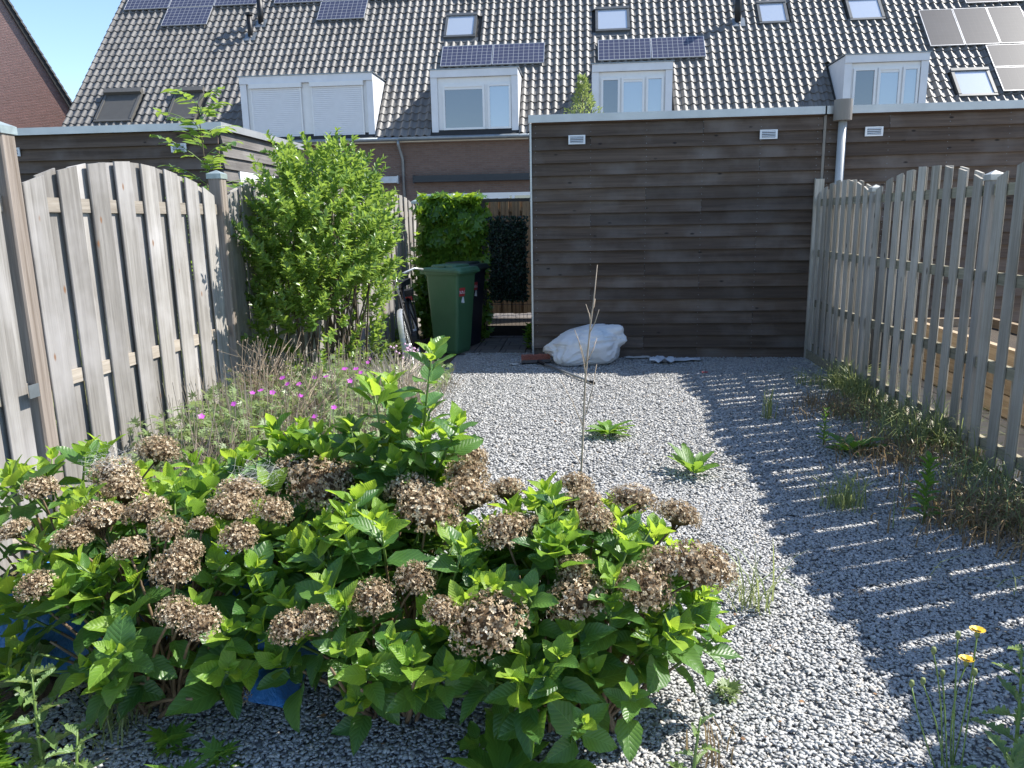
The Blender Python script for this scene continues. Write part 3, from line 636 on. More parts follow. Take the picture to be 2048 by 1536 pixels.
house(5.2, 10.6, 'terraced house with a three-window dormer and two roof windows but no solar panels', dorm=[(7.51, 9.83, [(7.78, 8.42, 4.26, 5.62, 'glass', 0), (8.47, 9.10, 4.26, 5.62, 'glass_blind', 1), (9.15, 9.60, 4.26, 5.62, 'glass_blind', 0)])],
      sky_=[(5.67, 6.60, 4.6, 5.72), (8.48, 9.56, 4.58, 5.72)], downpipe=10.58)
pb = MT['solar_blk']
house(10.6, 16.0, 'terraced house with a large grey solar panel array and a low roof window', panels=[(10.60, 11.60, 3.14, 4.88, pb), (11.62, 12.62, 3.14, 4.88, pb), (12.64, 13.64, 3.14, 4.88, pb), (12.18, 13.86, 2.09, 3.08, pb), (12.18, 13.86, 1.04, 2.05, pb), (12.1, 13.1, 5.15, 6.85, pb), (13.12, 14.12, 5.15, 6.85, pb)],
      sky_=[(10.94, 12.02, .92, 2.10)])

# brick gable beyond, far left
gn = Vector((.7507, -.6606, 0)); gu = Vector((.6606, .7507, 0)); g0 = Vector((-21.94, 32.91, 0))
gab = thing('brick_house', 'red-brown brick gable with dark sloping roof edge at the left picture edge', 'house', g0, math.atan2(.7507, .6606))
# local x along wall (to the right), local y into the building
zE = 4.2; sl_ = (6.613 - 10.553) / (math.hypot(1.277, 1.451)); xE = (zE - 6.61) / sl_
xa = (13.4 - 6.61) / sl_
MB().add([(xE, 0, 0), (xE, 0, zE), (xa, 0, 13.4), (2*xa - xE, 0, zE), (2*xa - xE, 0, 0), (xE, 9, 0), (xE, 9, zE), (xa, 9, 13.4), (2*xa - xE, 9, zE), (2*xa - xE, 9, 0)],
         [(4, 3, 2, 1, 0), (5, 6, 7, 8, 9), (0, 1, 6, 5), (3, 4, 9, 8)]).obj('wall', MT['brick_red'], gab)
m = MB(); dx, dz = xE - xa, zE - 13.4; ln = math.hypot(dx, dz); nx_, nz_ = -dz / ln, dx / ln
for s_ in (1, -1):
    p0_, p1_ = Vector((xa, 0, 13.4)), Vector((xa + s_ * (dx * 1.06), 0, 13.4 + dz * 1.06)); nn = Vector((s_ * nx_, 0, nz_)) * .16
    if nn.z < 0: nn = -nn
    m.add([p0_ + Vector((0, -.10, 0)), p1_ + Vector((0, -.10, 0)), p1_ + nn + Vector((0, -.10, 0)), p0_ + nn + Vector((0, -.10, 0)), p0_ + Vector((0, 9, 0)), p1_ + Vector((0, 9, 0)), p1_ + nn + Vector((0, 9, 0)), p0_ + nn + Vector((0, 9, 0))],
          [(0, 1, 2, 3), (7, 6, 5, 4), (0, 4, 5, 1), (1, 5, 6, 2), (2, 6, 7, 3), (3, 7, 4, 0)])
rf = m.obj('roof', MT['roofbase'], gab)
m = MB(); n = 40
for k in range(n):     # verge tiles
    a = Vector((xa, 0, 13.4)).lerp(Vector((xa + dx * 1.06, 0, 13.4 + dz * 1.06)), k / n); b = Vector((xa, 0, 13.4)).lerp(Vector((xa + dx * 1.06, 0, 13.4 + dz * 1.06)), (k + 1.06) / n)
    nn = Vector((abs(nx_), 0, abs(nz_))); m.add([a + nn * .16 + Vector((0, -.14, 0)), b + nn * .19 + Vector((0, -.14, 0)), b + nn * .25 + Vector((0, -.14, 0)), a + nn * .22 + Vector((0, -.14, 0)), a + nn * .16 + Vector((0, .5, 0)), b + nn * .19 + Vector((0, .5, 0)), b + nn * .25 + Vector((0, .5, 0)), a + nn * .22 + Vector((0, .5, 0))],
      [(0, 1, 2, 3), (7, 6, 5, 4), (0, 4, 5, 1), (1, 5, 6, 2), (2, 6, 7, 3), (3, 7, 4, 0)])
m.obj('verge_tiles', MT['tile'], rf, kind='stuff')
# ------------------------------------------------------------------ foliage helpers
def leaf_grid(W, nl=6, half=(-1, -.55, 0, .55, 1), fold=.18, curl=.25, serr=.05, wave=.03, seed=0, shape=None):
    """leaf of length 1 along +y, normal +z; returns V,T,UV"""
    rs = random.Random(seed); V, UV = [], []; k = len(half)
    for j in range(nl + 1):
        v = j / nl; w = shape(v) * W if shape else W * (math.sin(math.pi * min(1, v * .93 + .05) ** .78)) ** .85
        if j == nl: w = .004
        if j == 0: w = .02
        for h in half:
            e = (1 + (serr if j % 2 else -serr)) if abs(h) == 1 else 1
            x = h * w * e; z = abs(h) * w * fold * 2 - curl * v * v * .6 - curl * .25 * v + wave * math.sin(v * 9 + h * 2 + seed) * abs(h)
            V.append((x, v + (.015 if abs(h) == 1 else 0), z)); UV.append((.5 + h * .5 * max(w / W, .05), v))
    T = []
    for j in range(nl):
        for i in range(k - 1): a = j * k + i; T += [(a, a + 1, a + k + 1), (a, a + k + 1, a + k)]
    return np.array(V), np.array(T), np.array(UV)
def leaf_kind(specs, smooth=True):
    """list of (V,T,UV) -> list of dicts with shared meshes per material created lazily"""
    return [dict(V=V, T=T, UV=UV, me={}, r=i / max(1, len(specs)), sm=smooth) for i, (V, T, UV) in enumerate(specs)]
def leaf_me(k, m):
    if m.name not in k['me']:
        me = npmesh(k['V'], k['T'], k['sm'], k['UV'], np.full(len(k['V']), k['r']), 'leaf'); me.materials.append(m); k['me'][m.name] = me
    return k['me'][m.name]
def put_leaves(root, items, nobj=300, name='leaf', rest='leaves', org=None):
    """items: (Matrix in root space, kind, material, weight); the biggest in view become parts, the rest one part"""
    org = org if org is not None else root.matrix_basis.translation
    cl = Vector((0, 0, 1.5)) - Vector(org)
    def key(it):
        p = it[0].translation; w = pix(p + Vector(org)); inf = -20 < w[0] < 2068 and -20 < w[1] < 1556
        return (0 if inf else 1, -it[3] / (p - cl).length)
    items = sorted(items, key=key)
    for mt, k, m, w in items[:nobj]: inst(name, leaf_me(k, m), root, mt)
    by = {}
    for it in items[nobj:]: by.setdefault(it[2].name, []).append(it)
    if not by: return
    Vs, Ts, Us, As, Ids, cnt = [], [], [], [], [], 0; mats = []
    for mi, (mn, its) in enumerate(by.items()):
        mats.append(its[0][2])
        for mt, k, m, w in its:
            A = np.array(mt); V = k['V'] @ A[:3, :3].T + A[:3, 3]
            Vs.append(V); Ts.append(k['T'] + cnt); Us.append(k['UV']); As.append(np.full(len(V), rng.random())); Ids.append(np.full(len(k['T']), mi)); cnt += len(V)
    me = npmesh(np.concatenate(Vs), np.concatenate(Ts), items[0][1]['sm'], np.concatenate(Us), np.concatenate(As), rest, np.concatenate(Ids))
    for m in mats: me.materials.append(m)
    obj(rest, me, None, root, 'stuff')
def frame(p, d, up, s, roll=0.0, sx=None):
    """matrix with y along d, z near up"""
    d = d.normalized(); x = d.cross(up)
    x = x.normalized() if x.length > 1e-5 else d.orthogonal().normalized()
    z = x.cross(d); mt = Matrix(((x.x, d.x, z.x), (x.y, d.y, z.y), (x.z, d.z, z.z))) @ Matrix.Rotation(roll, 3, 'Y')
    S = Matrix.Diagonal((sx or s, s, s)); mt = (mt @ S).to_4x4(); mt.translation = p; return mt
def rvec(rs, a=1.): return Vector((rs.uniform(-a, a), rs.uniform(-a, a), rs.uniform(-a, a)))
def bez(p0, p1, p2, n):
    return [p0 * (1 - t) ** 2 + p1 * 2 * t * (1 - t) + p2 * t * t for t in [i / n for i in range(n + 1)]]
UPV = Vector((0, 0, 1))
HYL = leaf_kind([leaf_grid(.325 + .02 * (i % 3), 8, fold=.14 + .05 * (i % 2), curl=.18 + .12 * (i % 4), wave=.02 + .012 * (i % 3), serr=.045, seed=i) for i in range(8)])
def diamond(w, fold=.25, curl=.15, n=3):
    V, UV = [], []
    for j in range(n + 1):
        v = j / n; ww = w * math.sin(math.pi * min(1, v * .9 + .08)) if j < n else 0.003
        for h in (-1, 0, 1): V.append((h * ww, v, abs(h) * ww * fold - curl * v * v)); UV.append((.5 + .5 * h, v))
    T = []
    for j in range(n):
        for i in range(2): a = j * 3 + i; T += [(a, a + 1, a + 4), (a, a + 4, a + 3)]
    return np.array(V), np.array(T), np.array(UV)
SML = leaf_kind([diamond(.26, .5, .15), diamond(.22, .3, .3), diamond(.30, .6, .05), diamond(.25, .4, -.1)])
def lobed(lobes, depth, w, seed=0, cup=.15):
    rs = random.Random(seed); n = lobes * 2 + 1; V = [(0, .12, 0)]; UV = [(.5, .1)]
    for i in range(n):
        a = -2.5 + 5.0 * i / (n - 1); r = (1 if i % 2 == 0 else depth) * (.62 + .38 * math.cos(a / 1.6)) * rs.uniform(.9, 1.1)
        x, y = math.sin(a) * r * w, .12 + math.cos(a) * r * .85
        V.append((x, y, cup * (x * x + (y - .12) ** 2) * (1 if i % 2 else -.6))); UV.append((.5 + x * .5, max(0, min(1, y))))
    T = [(0, i + 1, i) if False else (0, i, i + 1) for i in range(1, n)]
    return np.array(V), np.array([(t_[0], t_[2], t_[1]) for t_ in T]), np.array(UV)
IVY = leaf_kind([lobed(5, .62, .62, i, .2 * (-1) ** i) for i in range(4)], False)
GER = leaf_kind([lobed(7, .45, .75, 10 + i, .25) for i in range(3)], False)

# ------------------------------------------------------------------ hydrangeas
def head_mesh(seed):
    rs = random.Random(seed); V, T, A = [], [], []
    for k in range(540):
        z = rs.uniform(-.25, 1); a = rs.uniform(0, 6.283); r = math.sqrt(1 - z * z) if z > 0 else 1 - .25 * z * z
        d = Vector((r * math.cos(a), r * math.sin(a), z * .72)); rad = rs.uniform(.70, 1.04); c = d * rad
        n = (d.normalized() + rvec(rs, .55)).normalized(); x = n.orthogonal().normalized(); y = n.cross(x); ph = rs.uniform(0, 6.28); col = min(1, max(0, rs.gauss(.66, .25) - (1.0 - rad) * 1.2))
        for q in range(4):
            t_ = ph + q * math.pi / 2; u = x * math.cos(t_) + y * math.sin(t_); w = n.cross(u); L = rs.uniform(.05, .095); wd = L * .42; cu = rs.uniform(-.5, 1.1)
            b = len(V)
            V += [c, c + u * L * .6 + w * wd + n * L * cu * .5, c + u * L * .55 - w * wd + n * L * cu * .6, c + u * L * 1.05 + n * L * cu]
            T += [(b, b + 2, b + 1), (b + 1, b + 2, b + 3)]; A += [max(0, min(1, col + rs.uniform(-.15, .15)))] * 4
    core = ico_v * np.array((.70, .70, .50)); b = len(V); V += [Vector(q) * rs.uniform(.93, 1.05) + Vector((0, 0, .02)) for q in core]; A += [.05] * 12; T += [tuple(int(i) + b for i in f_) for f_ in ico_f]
    # inner pedicels
    m = MB()
    for k in range(26):
        z = rs.uniform(-.1, 1); a = rs.uniform(0, 6.283); r = math.sqrt(max(0, 1 - z * z))
        m.tube([(0, 0, -.75), (r * math.cos(a) * .3, r * math.sin(a) * .3, -.2 + z * .1), (r * math.cos(a) * .85, r * math.sin(a) * .85, z * .6)], .02, 3, False)
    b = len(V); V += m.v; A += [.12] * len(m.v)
    for f in m.f: T += [(f[0] + b, f[1] + b, f[2] + b), (f[0] + b, f[2] + b, f[3] + b)]
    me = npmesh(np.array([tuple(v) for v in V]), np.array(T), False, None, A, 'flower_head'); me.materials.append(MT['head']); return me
HEADS = [head_mesh(900 + i) for i in range(5)]
ALLH = [(-1.64,2.74,0.65,0.077),(-1.66,2.48,0.64,0.077),(-1.54,2.34,0.63,0.073),(-1.52,2.16,0.60,0.081),(-1.39,2.21,0.61,0.068),(-1.27,2.12,0.59,0.055),(-1.54,2.06,0.58,0.053),(-1.35,2.04,0.56,0.054),(-1.12,2.24,0.61,0.078),(-1.14,2.36,0.63,0.072),(-0.98,2.24,0.61,0.059),(-0.89,2.43,0.63,0.103),(-1.03,2.58,0.64,0.066),(-0.84,2.56,0.64,0.046),(-1.03,2.09,0.58,0.057),(-1.17,2.04,0.56,0.046),(-1.18,1.98,0.53,0.065),(-1.17,2.14,0.60,0.037),(-0.57,2.38,0.63,0.076),(-0.48,2.25,0.61,0.099),(-0.42,2.70,0.65,0.071),(-0.40,2.53,0.64,0.074),(-0.37,2.37,0.62,0.091),(-0.25,2.40,0.63,0.058),(-0.23,2.15,0.59,0.073),(-0.02,2.46,0.63,0.056),(0.00,2.32,0.62,0.064),(0.04,2.22,0.60,0.062),(0.16,2.36,0.62,0.074),(0.29,2.25,0.61,0.067),(0.33,2.06,0.53,0.097),(0.23,2.07,0.54,0.060),(0.17,1.99,0.50,0.080),(-0.01,1.96,0.48,0.083),(-0.02,2.04,0.53,0.051),(-0.47,1.99,0.51,0.056),(-0.58,1.93,0.48,0.061),(-0.38,1.90,0.46,0.050),(-0.25,1.88,0.44,0.101),(-0.71,1.86,0.45,0.051),(-0.79,1.85,0.43,0.056),(-1.12,1.86,0.46,0.050),(-1.04,1.84,0.44,0.054),(-1.56,1.91,0.50,0.052),(-1.05,2.01,0.11,0.043),(-0.16,2.20,0.60,0.039),(-1.85,2.35,0.63,0.057),(-1.75,2.09,0.59,0.047)]
SHR = [  # base, canopy centre, radius x, radius y, top z, stems, label
    ((.0, 2.12), (-.02, 2.20), .43, .42, .645, 88, 'hydrangea shrub nearest the gravel, brown stems showing under its leaves and dried heads'),
    ((-.60, 2.14), (-.58, 2.18), .42, .40, .645, 80, 'middle hydrangea shrub with lime young leaves and brown dried heads'),
    ((-1.33, 2.12), (-1.38, 2.22), .50, .42, .665, 72, 'hydrangea shrub in front of the blue tarpaulin'),
    ((-1.88, 2.52), (-1.90, 2.52), .40, .42, .68, 32, 'hydrangea shrub at the left picture edge before the wide-board fence'),
    ((-1.15, 2.70), (-1.12, 2.68), .55, .34, .70, 54, 'hydrangea shrub at the back, before the magenta cranesbill'),
    ((-.66, 2.62), (-.66, 2.62), .34, .28, .70, 24, 'tallest hydrangea shrub, its leafy shoots rising above the rest')]
own = {}
for h in ALLH:
    k = min(range(6), key=lambda i: ((h[0] - SHR[i][1][0]) / SHR[i][2]) ** 2 + ((h[1] - SHR[i][1][1]) / SHR[i][3]) ** 2); own.setdefault(k, []).append(h)
TALL = [(-0.50, 2.50, 1.077), (-0.75, 2.65, 0.924), (-0.41, 2.45, 0.841), (-0.62, 2.50, 0.870), (-0.82, 2.58, 0.803), (-1.19, 2.78, 0.747), (-0.96, 2.66, 0.753), (-0.72, 2.48, 0.751), (-0.52, 2.44, 0.800), (-0.71, 2.75, 0.912), (-0.58, 2.58, 0.80), (-0.68, 2.62, 0.77), (-0.85, 2.66, 0.76), (-0.48, 2.60, 0.76), (-0.62, 2.42, 0.72), (-0.90, 2.52, 0.72), (-1.05, 2.72, 0.76), (-0.56, 2.70, 0.84)]
for si, (bs, cc, rx, ry, zt, ns, lab) in enumerate(SHR):
    rs = random.Random(40 + si); org = Vector((bs[0], bs[1], 0)); root = thing('hydrangea_shrub', lab, 'hydrangea', org, 0, 'hydrangeas by the gravel'); items = []
    tips = []
    tries = 0
    while len(tips) < ns and tries < 4000:
        tries += 1
        a = rs.uniform(0, 6.283); r = math.sqrt(rs.random()) * 1.02
        x, y = cc[0] + rx * r * math.cos(a), cc[1] + ry * r * math.sin(a)
        z = zt * (1 - .50 * r ** 2.4) + rs.uniform(-.05, .05)
        if y < cc[1] - .15 and rs.random() < .5: z -= rs.uniform(.05, .22) * (.6 if si == 0 else 1)
        z = max(z, .22 if si == 0 else .15)
        # keep clear of dried heads (seen along the view line) and of other tips
        P = Vector((x, y, z)); bad = False
        for h in ALLH:
            H_ = Vector(h[:3]); vd = (Vector((0, 0, 1.5)) - H_).normalized(); w = P - H_; al = w.dot(vd)
            if al > -.04 and (w - vd * al).length < h[3] * .75 + .02 and al < .3: bad = True; break
        if bad: continue
        if any((P - q).length < .061 for q in tips): continue
        tips.append(P)
    if si == 5: tips = tips[:12] + [Vector(q) for q in TALL]
    for P in tips:
        base = org + Vector((rs.uniform(-.10, .10), rs.uniform(-.08, .08), 0)); out = Vector((P.x - base.x, P.y - base.y, 0))
        mid = base + out * rs.uniform(.25, .55) + Vector((0, 0, P.z * rs.uniform(.5, .8))); pts = bez(base, mid, P, 6)
        L0 = [p_ - org for p_ in pts]
        MB().tube(L0[:5], [.0065, .006, .0055, .005, .0045], 5, False).obj('woody_stem', MT['hy_stem'], root, True)
        MB().tube(L0[4:], [.0048, .0042, .0028], 5).obj('green_shoot', MT['hy_stem_g'], root, True)
        ax = (pts[-1] - pts[-3]).normalized(); ax = (ax + UPV * .8).normalized()
        a0 = rs.uniform(0, 3.14); tall = si == 5 and P.z > .7
        ds = (0, .012, .036, .07, .11, .155, .20, .25, .31, .37) if tall else (0, .012, .034, .070, .115, .17, .235)
        Ls = (.055, .09, .118, .134, .14, .138, .134, .128, .12, .11) if tall else (.044, .078, .112, .132, .138, .128, .112)
        es = (74, 64, 54, 46, 40, 34, 28, 18, 8, -4) if tall else (76, 66, 50, 34, 20, 6, -8)
        nk = len(ds) - (0 if tall else rs.choice((0, 1, 1, 2)))
        x0 = ax.orthogonal().normalized(); y0 = ax.cross(x0); sf = rs.uniform(.82, 1.12)
        for k in range(nk):
            d = ds[k]; q = P - org - ax * d
            if d > .12:
                arc = 0; 
                for i in range(6, 0, -1):
                    sg = (pts[i] - pts[i - 1]).length
                    if arc + sg >= d: q = pts[i].lerp(pts[i - 1], (d - arc) / sg) - org; break
                    arc += sg
            if q.z < (.10 if si == 0 else .05): continue
            for sd in (0, math.pi):
                if k >= 4 and rs.random() < .18: continue
                a = a0 + k * math.pi / 2 + sd + rs.uniform(-.25, .25); e = R(es[k] + rs.uniform(-14, 14))
                dirv = (x0 * math.cos(a) + y0 * math.sin(a)) * math.cos(e) + ax * math.sin(e)
                L = Ls[k] * sf * rs.uniform(.58, .98)
                mt = frame(q + dirv * .008, dirv, ax + rvec(rs, .25), L, rs.uniform(-.35, .35), L * rs.uniform(.8, 1.1))
                items.append((mt, HYL[rs.randrange(8)], MT['hy_young'] if k <= 2 and rs.random() < (1., .9, .6)[k] else MT['hy_leaf'], L))
    for h in own.get(si, []):
        P = Vector(h[:3]); base = org + Vector((rs.uniform(-.1, .1), rs.uniform(-.08, .08), 0)); rr_ = h[3] * 1.08
        tl = (Vector((0, 0, 1)) + Vector((P.x - org.x, P.y - org.y, 0)) * .8 + rvec(rs, .2)).normalized()
        q = P - tl * rr_ * .4; mid = base.lerp(q, .5) + Vector((0, 0, .12)); pts = [p_ - org for p_ in bez(base, mid, q, 5)]
        MB().tube(pts, [.006, .0055, .005, .0045, .004, .0035], 5).obj('woody_stem', MT['hy_stem'], root, True)
        mt = tl.to_track_quat('Z', 'Y').to_matrix() @ Matrix.Rotation(rs.uniform(0, 6), 3, 'Z') @ Matrix.Diagonal((rr_, rr_, rr_ * rs.uniform(.85, 1.05)))
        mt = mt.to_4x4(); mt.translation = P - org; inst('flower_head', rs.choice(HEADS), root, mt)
    # bare crossing stems near the ground
    for k in range(9):
        a = rs.uniform(0, 6.283); d = Vector((math.cos(a), math.sin(a), 0)); b = Vector((rs.uniform(-.1, .1), rs.uniform(-.1, .1), 0))
        MB().tube(bez(b, b + d * .12 + Vector((0, 0, .1)), b + d * rs.uniform(.18, .34) + Vector((0, 0, rs.uniform(.12, .35))), 5), [.009, .008, .007, .006, .005, .004], 5).obj('woody_stem', MT['hy_stem'], root, True)
    put_leaves(root, items, 300, org=org)

# blue tarpaulin
t = NT('blue_tarpaulin'); c = t.coord(); t.P(Base_Color=t.ramp(t.noise(c, 4, 4), [(.3, (.03, .15, .42)), (.7, (.06, .24, .60))]), Roughness=.38, Specular_IOR_Level=.6, Normal=t.bump(t.noise(c, 22, 4, .6, 1.5), .5, .03)); MT['tarp'] = t.m
v, f = [], []; nx_, ny_ = 70, 50
for j in range(ny_ + 1):
    for i in range(nx_ + 1):
        u, w = i / nx_, j / ny_; x = -2.42 + 1.5 * u; y = 2.12 + .28 * u * 0 + .95 * w + .12 * math.sin(x * 3)
        q = Vector((x * 4.2, y * 4.2, 0)); rdg = 1 - abs(noise.noise(q + Vector((noise.noise(q * .6), 0, 0)))) * 2
        z = .02 + .10 * max(0, rdg) ** 2 + .05 * (noise.noise(q * 2.6) + .5) + .16 * math.exp(-((x + 2.05) ** 2 + (y - 2.3) ** 2) / .06) + .12 * math.exp(-((x + 1.5) ** 2 + (y - 2.55) ** 2) / .05) + .012 * noise.noise(q * 7)
        edge = min(u, 1 - u, w, 1 - w); z *= min(1, edge * 9 + .1)
        v.append((x + .04 * noise.noise(q + Vector((9, 1, 0))), y + .04 * noise.noise(q + Vector((3, 7, 0))), max(.008, z)))
for j in range(ny_):
    for i in range(nx_): a = j * (nx_ + 1) + i; f.append((a, a + 1, a + nx_ + 2, a + nx_ + 1))
tag(obj('tarpaulin', mesh(v, f, True), MT['tarp']), 'crumpled blue plastic tarpaulin lying under the hydrangeas', 'tarpaulin')

# ------------------------------------------------------------------ big leafy shrub by the fence
def blob_shrub(root, org, stems, spots, leafL, kinds, mats, nobj, rs, per=26, spray=.35, rest='leaves', matw=None):
    items = []
    for (p0, p1) in stems:
        ctrl = p0.lerp(p1, .5) + Vector((rs.uniform(-.08, .08), rs.uniform(-.08, .08), .12)); pts = bez(p0, ctrl, p1, 6)
        MB().tube([p - org for p in pts], [.011, .010, .009, .007, .006, .004, .002], 5).obj('stem', MT['bark'], root, True)
    for P, d, L in spots:      # leafy sprays
        d = d.normalized(); end = P + d * L + Vector((0, 0, -.02)); n = per
        for k in range(n):
            t_ = k / (n - 1); q = P.lerp(end, t_); a = k * 2.4; side = d.orthogonal().normalized(); side = Matrix.Rotation(a, 3, d) @ side
            dl = (side * .85 + d * (.55 + .6 * t_) + rvec(rs, .3)).normalized(); s = leafL * rs.uniform(.65, 1.15) * (1.05 - .35 * t_)
            items.append((frame(q - org, dl, d * .4 + UPV + rvec(rs, .4), s, rs.uniform(-.5, .5)), rs.choice(kinds), rs.choice(mats), s))
        MB
    put_leaves(root, items, nobj, rest=rest, org=org)
rs = random.Random(5); org = Vector((-2.02, 6.15, 0)); root = thing('leafy_shrub', 'tall bright green leafy shrub standing against the weathered fence', 'shrub', org)
stems, spots = [], []
for k in range(34):
    a = rs.uniform(0, 6.283); b = org + Vector((math.cos(a) * rs.uniform(.02, .34), math.sin(a) * rs.uniform(.02, .45), 0))
    a = rs.uniform(0, 6.283); tp = org + Vector((math.cos(a) * rs.uniform(.1, .5), math.sin(a) * rs.uniform(.1, .7), rs.uniform(1.35, 1.95))); tp.x = max(tp.x, -2.36); stems.append((b, tp))
n = 0
while n < 680:
    x, y, z = rs.uniform(-2.42, -1.25), rs.uniform(5.2, 7.3), rs.uniform(.18, 2.02)
    u = (x + 2.03) / .45; v_ = (y - 6.1) / .95; hw = 1.0 if z < 1.2 else math.sqrt(max(0, 1 - ((z - 1.2) / .88) ** 2)) * 1.0
    lowcut = .75 + .25 * min(1, z / .8)
    e = math.sqrt(u * u + v_ * v_) / max(.05, hw * lowcut)
    if e > 1 or (e < .5 and rs.random() < .6) or (z < .75 and rs.random() < .72) or (z < 1.0 and x > -1.82): continue
    d = Vector((u, v_ * .8, .55 + rs.uniform(0, .7))).normalized() + rvec(rs, .3); spots.append((Vector((x, y, z)), d, rs.uniform(.14, .30))); n += 1
for k in range(16): spots.append((Vector((rs.uniform(-2.2, -1.75), rs.uniform(5.8, 6.6), rs.uniform(1.78, 1.98))), Vector((rs.uniform(-.3, .3), rs.uniform(-.3, .3), 1)), rs.uniform(.14, .26)))
blob_shrub(root, org, stems, spots, .070, SML, [MT['shrub']], 300, rs, 24)

# elder sapling behind the left fence
rs = random.Random(8); org = Vector((-3.12, 6.3, 0)); root = thing('elder_sapling', 'thin sapling with feathery green leaves rising behind the post with the zinc cap', 'sapling', org)
stem = bez(org, org + Vector((.05, .05, 1.2)), org + Vector((.02, 0, 2.5)), 8); MB().tube([p - org for p in stem], [.014 - .0013 * i for i in range(9)], 6).obj('trunk', MT['bark'], root, True)
items = []
for k in range(30):
    h = .9 + 1.6 * k / 29; a = k * 2.4; p0 = org + Vector((.03, .02, h)); L = rs.uniform(.22, .42) * (1.15 - .45 * (h - .9) / 1.6); d = Vector((math.cos(a), math.sin(a), rs.uniform(.25, .7)))
    pe = p0 + d * L; pts = bez(p0, p0 + d * L * .6 + Vector((0, 0, .06)), pe, 4); MB().tube([p - org for p in pts], .003, 4, False).obj('twig', MT['hy_stem_g'], root)
    for j in range(5):
        t_ = .3 + .7 * j / 4; q = p0.lerp(pe, t_)
        for s_ in (-1, 1):
            side = d.cross(UPV).normalized() * s_; dl = side + d * .5 + Vector((0, 0, rs.uniform(-.4, .1))); s = rs.uniform(.09, .13)
            items.append((frame(q - org, dl, UPV + rvec(rs, .3), s), rs.choice(SML), MT['shrub'], s))
put_leaves(root, items, 300, org=org)

# olive-like tree top behind the shed
rs = random.Random(12); org = Vector((.0, 13.0, 0)); root = thing('small_tree', 'pale green small tree whose tip shows above the shed roof', 'tree', org)
MB().tube([(0, 0, 0), (.03, 0, 1.2), (0, .02, 2.4), (0, 0, 3.5)], [.05, .04, .03, .008], 8).obj('trunk', MT['bark'], root, True)
items = []
for k in range(2600):
    z = rs.uniform(1.6, 3.72); w = .42 * (1 - max(0, (z - 2.9) / .85)) ** .8 if z > 2.9 else .42
    if z > 3.25: w = max(w * .7, .06)
    a = rs.uniform(0, 6.283); r = w * math.sqrt(rs.random()); p = Vector((r * math.cos(a), r * math.sin(a), z)); s = rs.uniform(.04, .075)
    items.append((frame(p, Vector((math.cos(a), math.sin(a), rs.uniform(.2, 1.8))) + rvec(rs, .5), UPV + rvec(rs, 1), s, sx=s * .7), rs.choice(SML), MT['olive'], s))
put_leaves(root, items, 200, rest='crown', org=org)

# ------------------------------------------------------------------ ivy, gate, tan fence
rs = random.Random(21); org = Vector((-1.72, 10.05, 0)); root = thing('ivy_hedge', 'dense bright ivy hedge beside the black gate, behind the bins', 'ivy', org)
m = MB()
for k in range(10): m.tube([(-.42 + k * .09, .1, 0), (-.42 + k * .09 + rs.uniform(-.1, .1), .1, .8), (-.42 + k * .09, .08, 1.75)], .007, 5)
m.obj('stems', MT['bark'], root, kind='stuff')
items = []
MB().box((-.32, .05, 0), (.36, .09, 1.70)).obj('shade_backing', MT['dark'], root)  # added black sheet standing in for the deep shade inside the ivy
for k in range(3000):
    x = rs.uniform(-.36, .50); z = rs.uniform(0, 1.0) ** .85 * 1.86; th = .17 + .20 * noise.noise(Vector((x * 3.2, z * 3.2, 3)))
    if x > .40 and rs.random() < .5: continue
    top = 1.86 + .06 * noise.noise(Vector((x * 5, 0, 1)))
    if z > top: continue
    s_ = rs.choice((-1, -1, -1, 1)); y = s_ * th * rs.uniform(.7, 1.1) + .05
    if z > top - .12: y = rs.uniform(-th, th); 
    nrm = Vector((0, s_ * .7, .75)) if z < top - .12 else Vector((0, -.2, 1)); s = rs.uniform(.08, .145)
    if x < -.26: nrm = nrm + Vector((-.5, 0, 0))
    dl = (Vector((0, 0, -1)) + rvec(rs, .8)); dl = dl - nrm * dl.dot(nrm.normalized()) * .8
    items.append((frame(Vector((x, y, z)), dl, nrm + rvec(rs, 1.2), s), rs.choice(IVY), MT['ivy'], s))
for k in range(900):   # left spill over the fence corner and along the ground
    x = rs.uniform(-.95, -.45); z = abs(rs.gauss(0, .55)); 
    if z > 1.7: continue
    y = rs.uniform(-.4, .45) - (.3 if z < .3 else 0); s = rs.uniform(.05, .09)
    if z > .3: x = rs.uniform(-.46, -.33)
    items.append((frame(Vector((x, y, z)), rvec(rs, 1) + Vector((.3, -.4, -.3)), Vector((.6, -.3, .6)) + rvec(rs, .5), s), rs.choice(IVY), MT['ivy'], s))
put_leaves(root, items, 300, org=org)
GY = 10.0
org = Vector((-1.22, GY, 0)); gate = thing('metal_gate', 'black metal mesh gate in the passage between ivy and shed', 'gate', org)
gx0, gx1 = -1.24 - org.x, -.60 - org.x
MB().box((gx0 - .05, -.025, 0), (gx0, .025, 1.745)).obj('gate_post', MT['black_metal'], gate)
MB().box((gx0 - .05, -.02, 1.7455), (gx1, .02, 1.785)).obj('top_rail', MT['black_metal'], gate)
MB().box((gx0, -.02, .03), (gx1, .02, .16)).obj('kick_board', wood('black_board', (.012, .010, .009), (.03, .025, .02), 0), gate)
m = MB()
for k in range(13): x = gx0 + .01 + (gx1 - gx0 - .02) * k / 12; m.tube([(x, .0, .16), (x, .0, 1.745)], .0022, 4, False)
for z in (.24, .44, .64, .84, 1.04, 1.24, 1.44, 1.56): m.tube([(gx0, -.004, z), (gx1, -.004, z)], .003, 4, False); m.tube([(gx0, .004, z), (gx1, .004, z)], .003, 4, False)
m.obj('wire_mesh', MT['black_metal'], gate, kind='stuff')
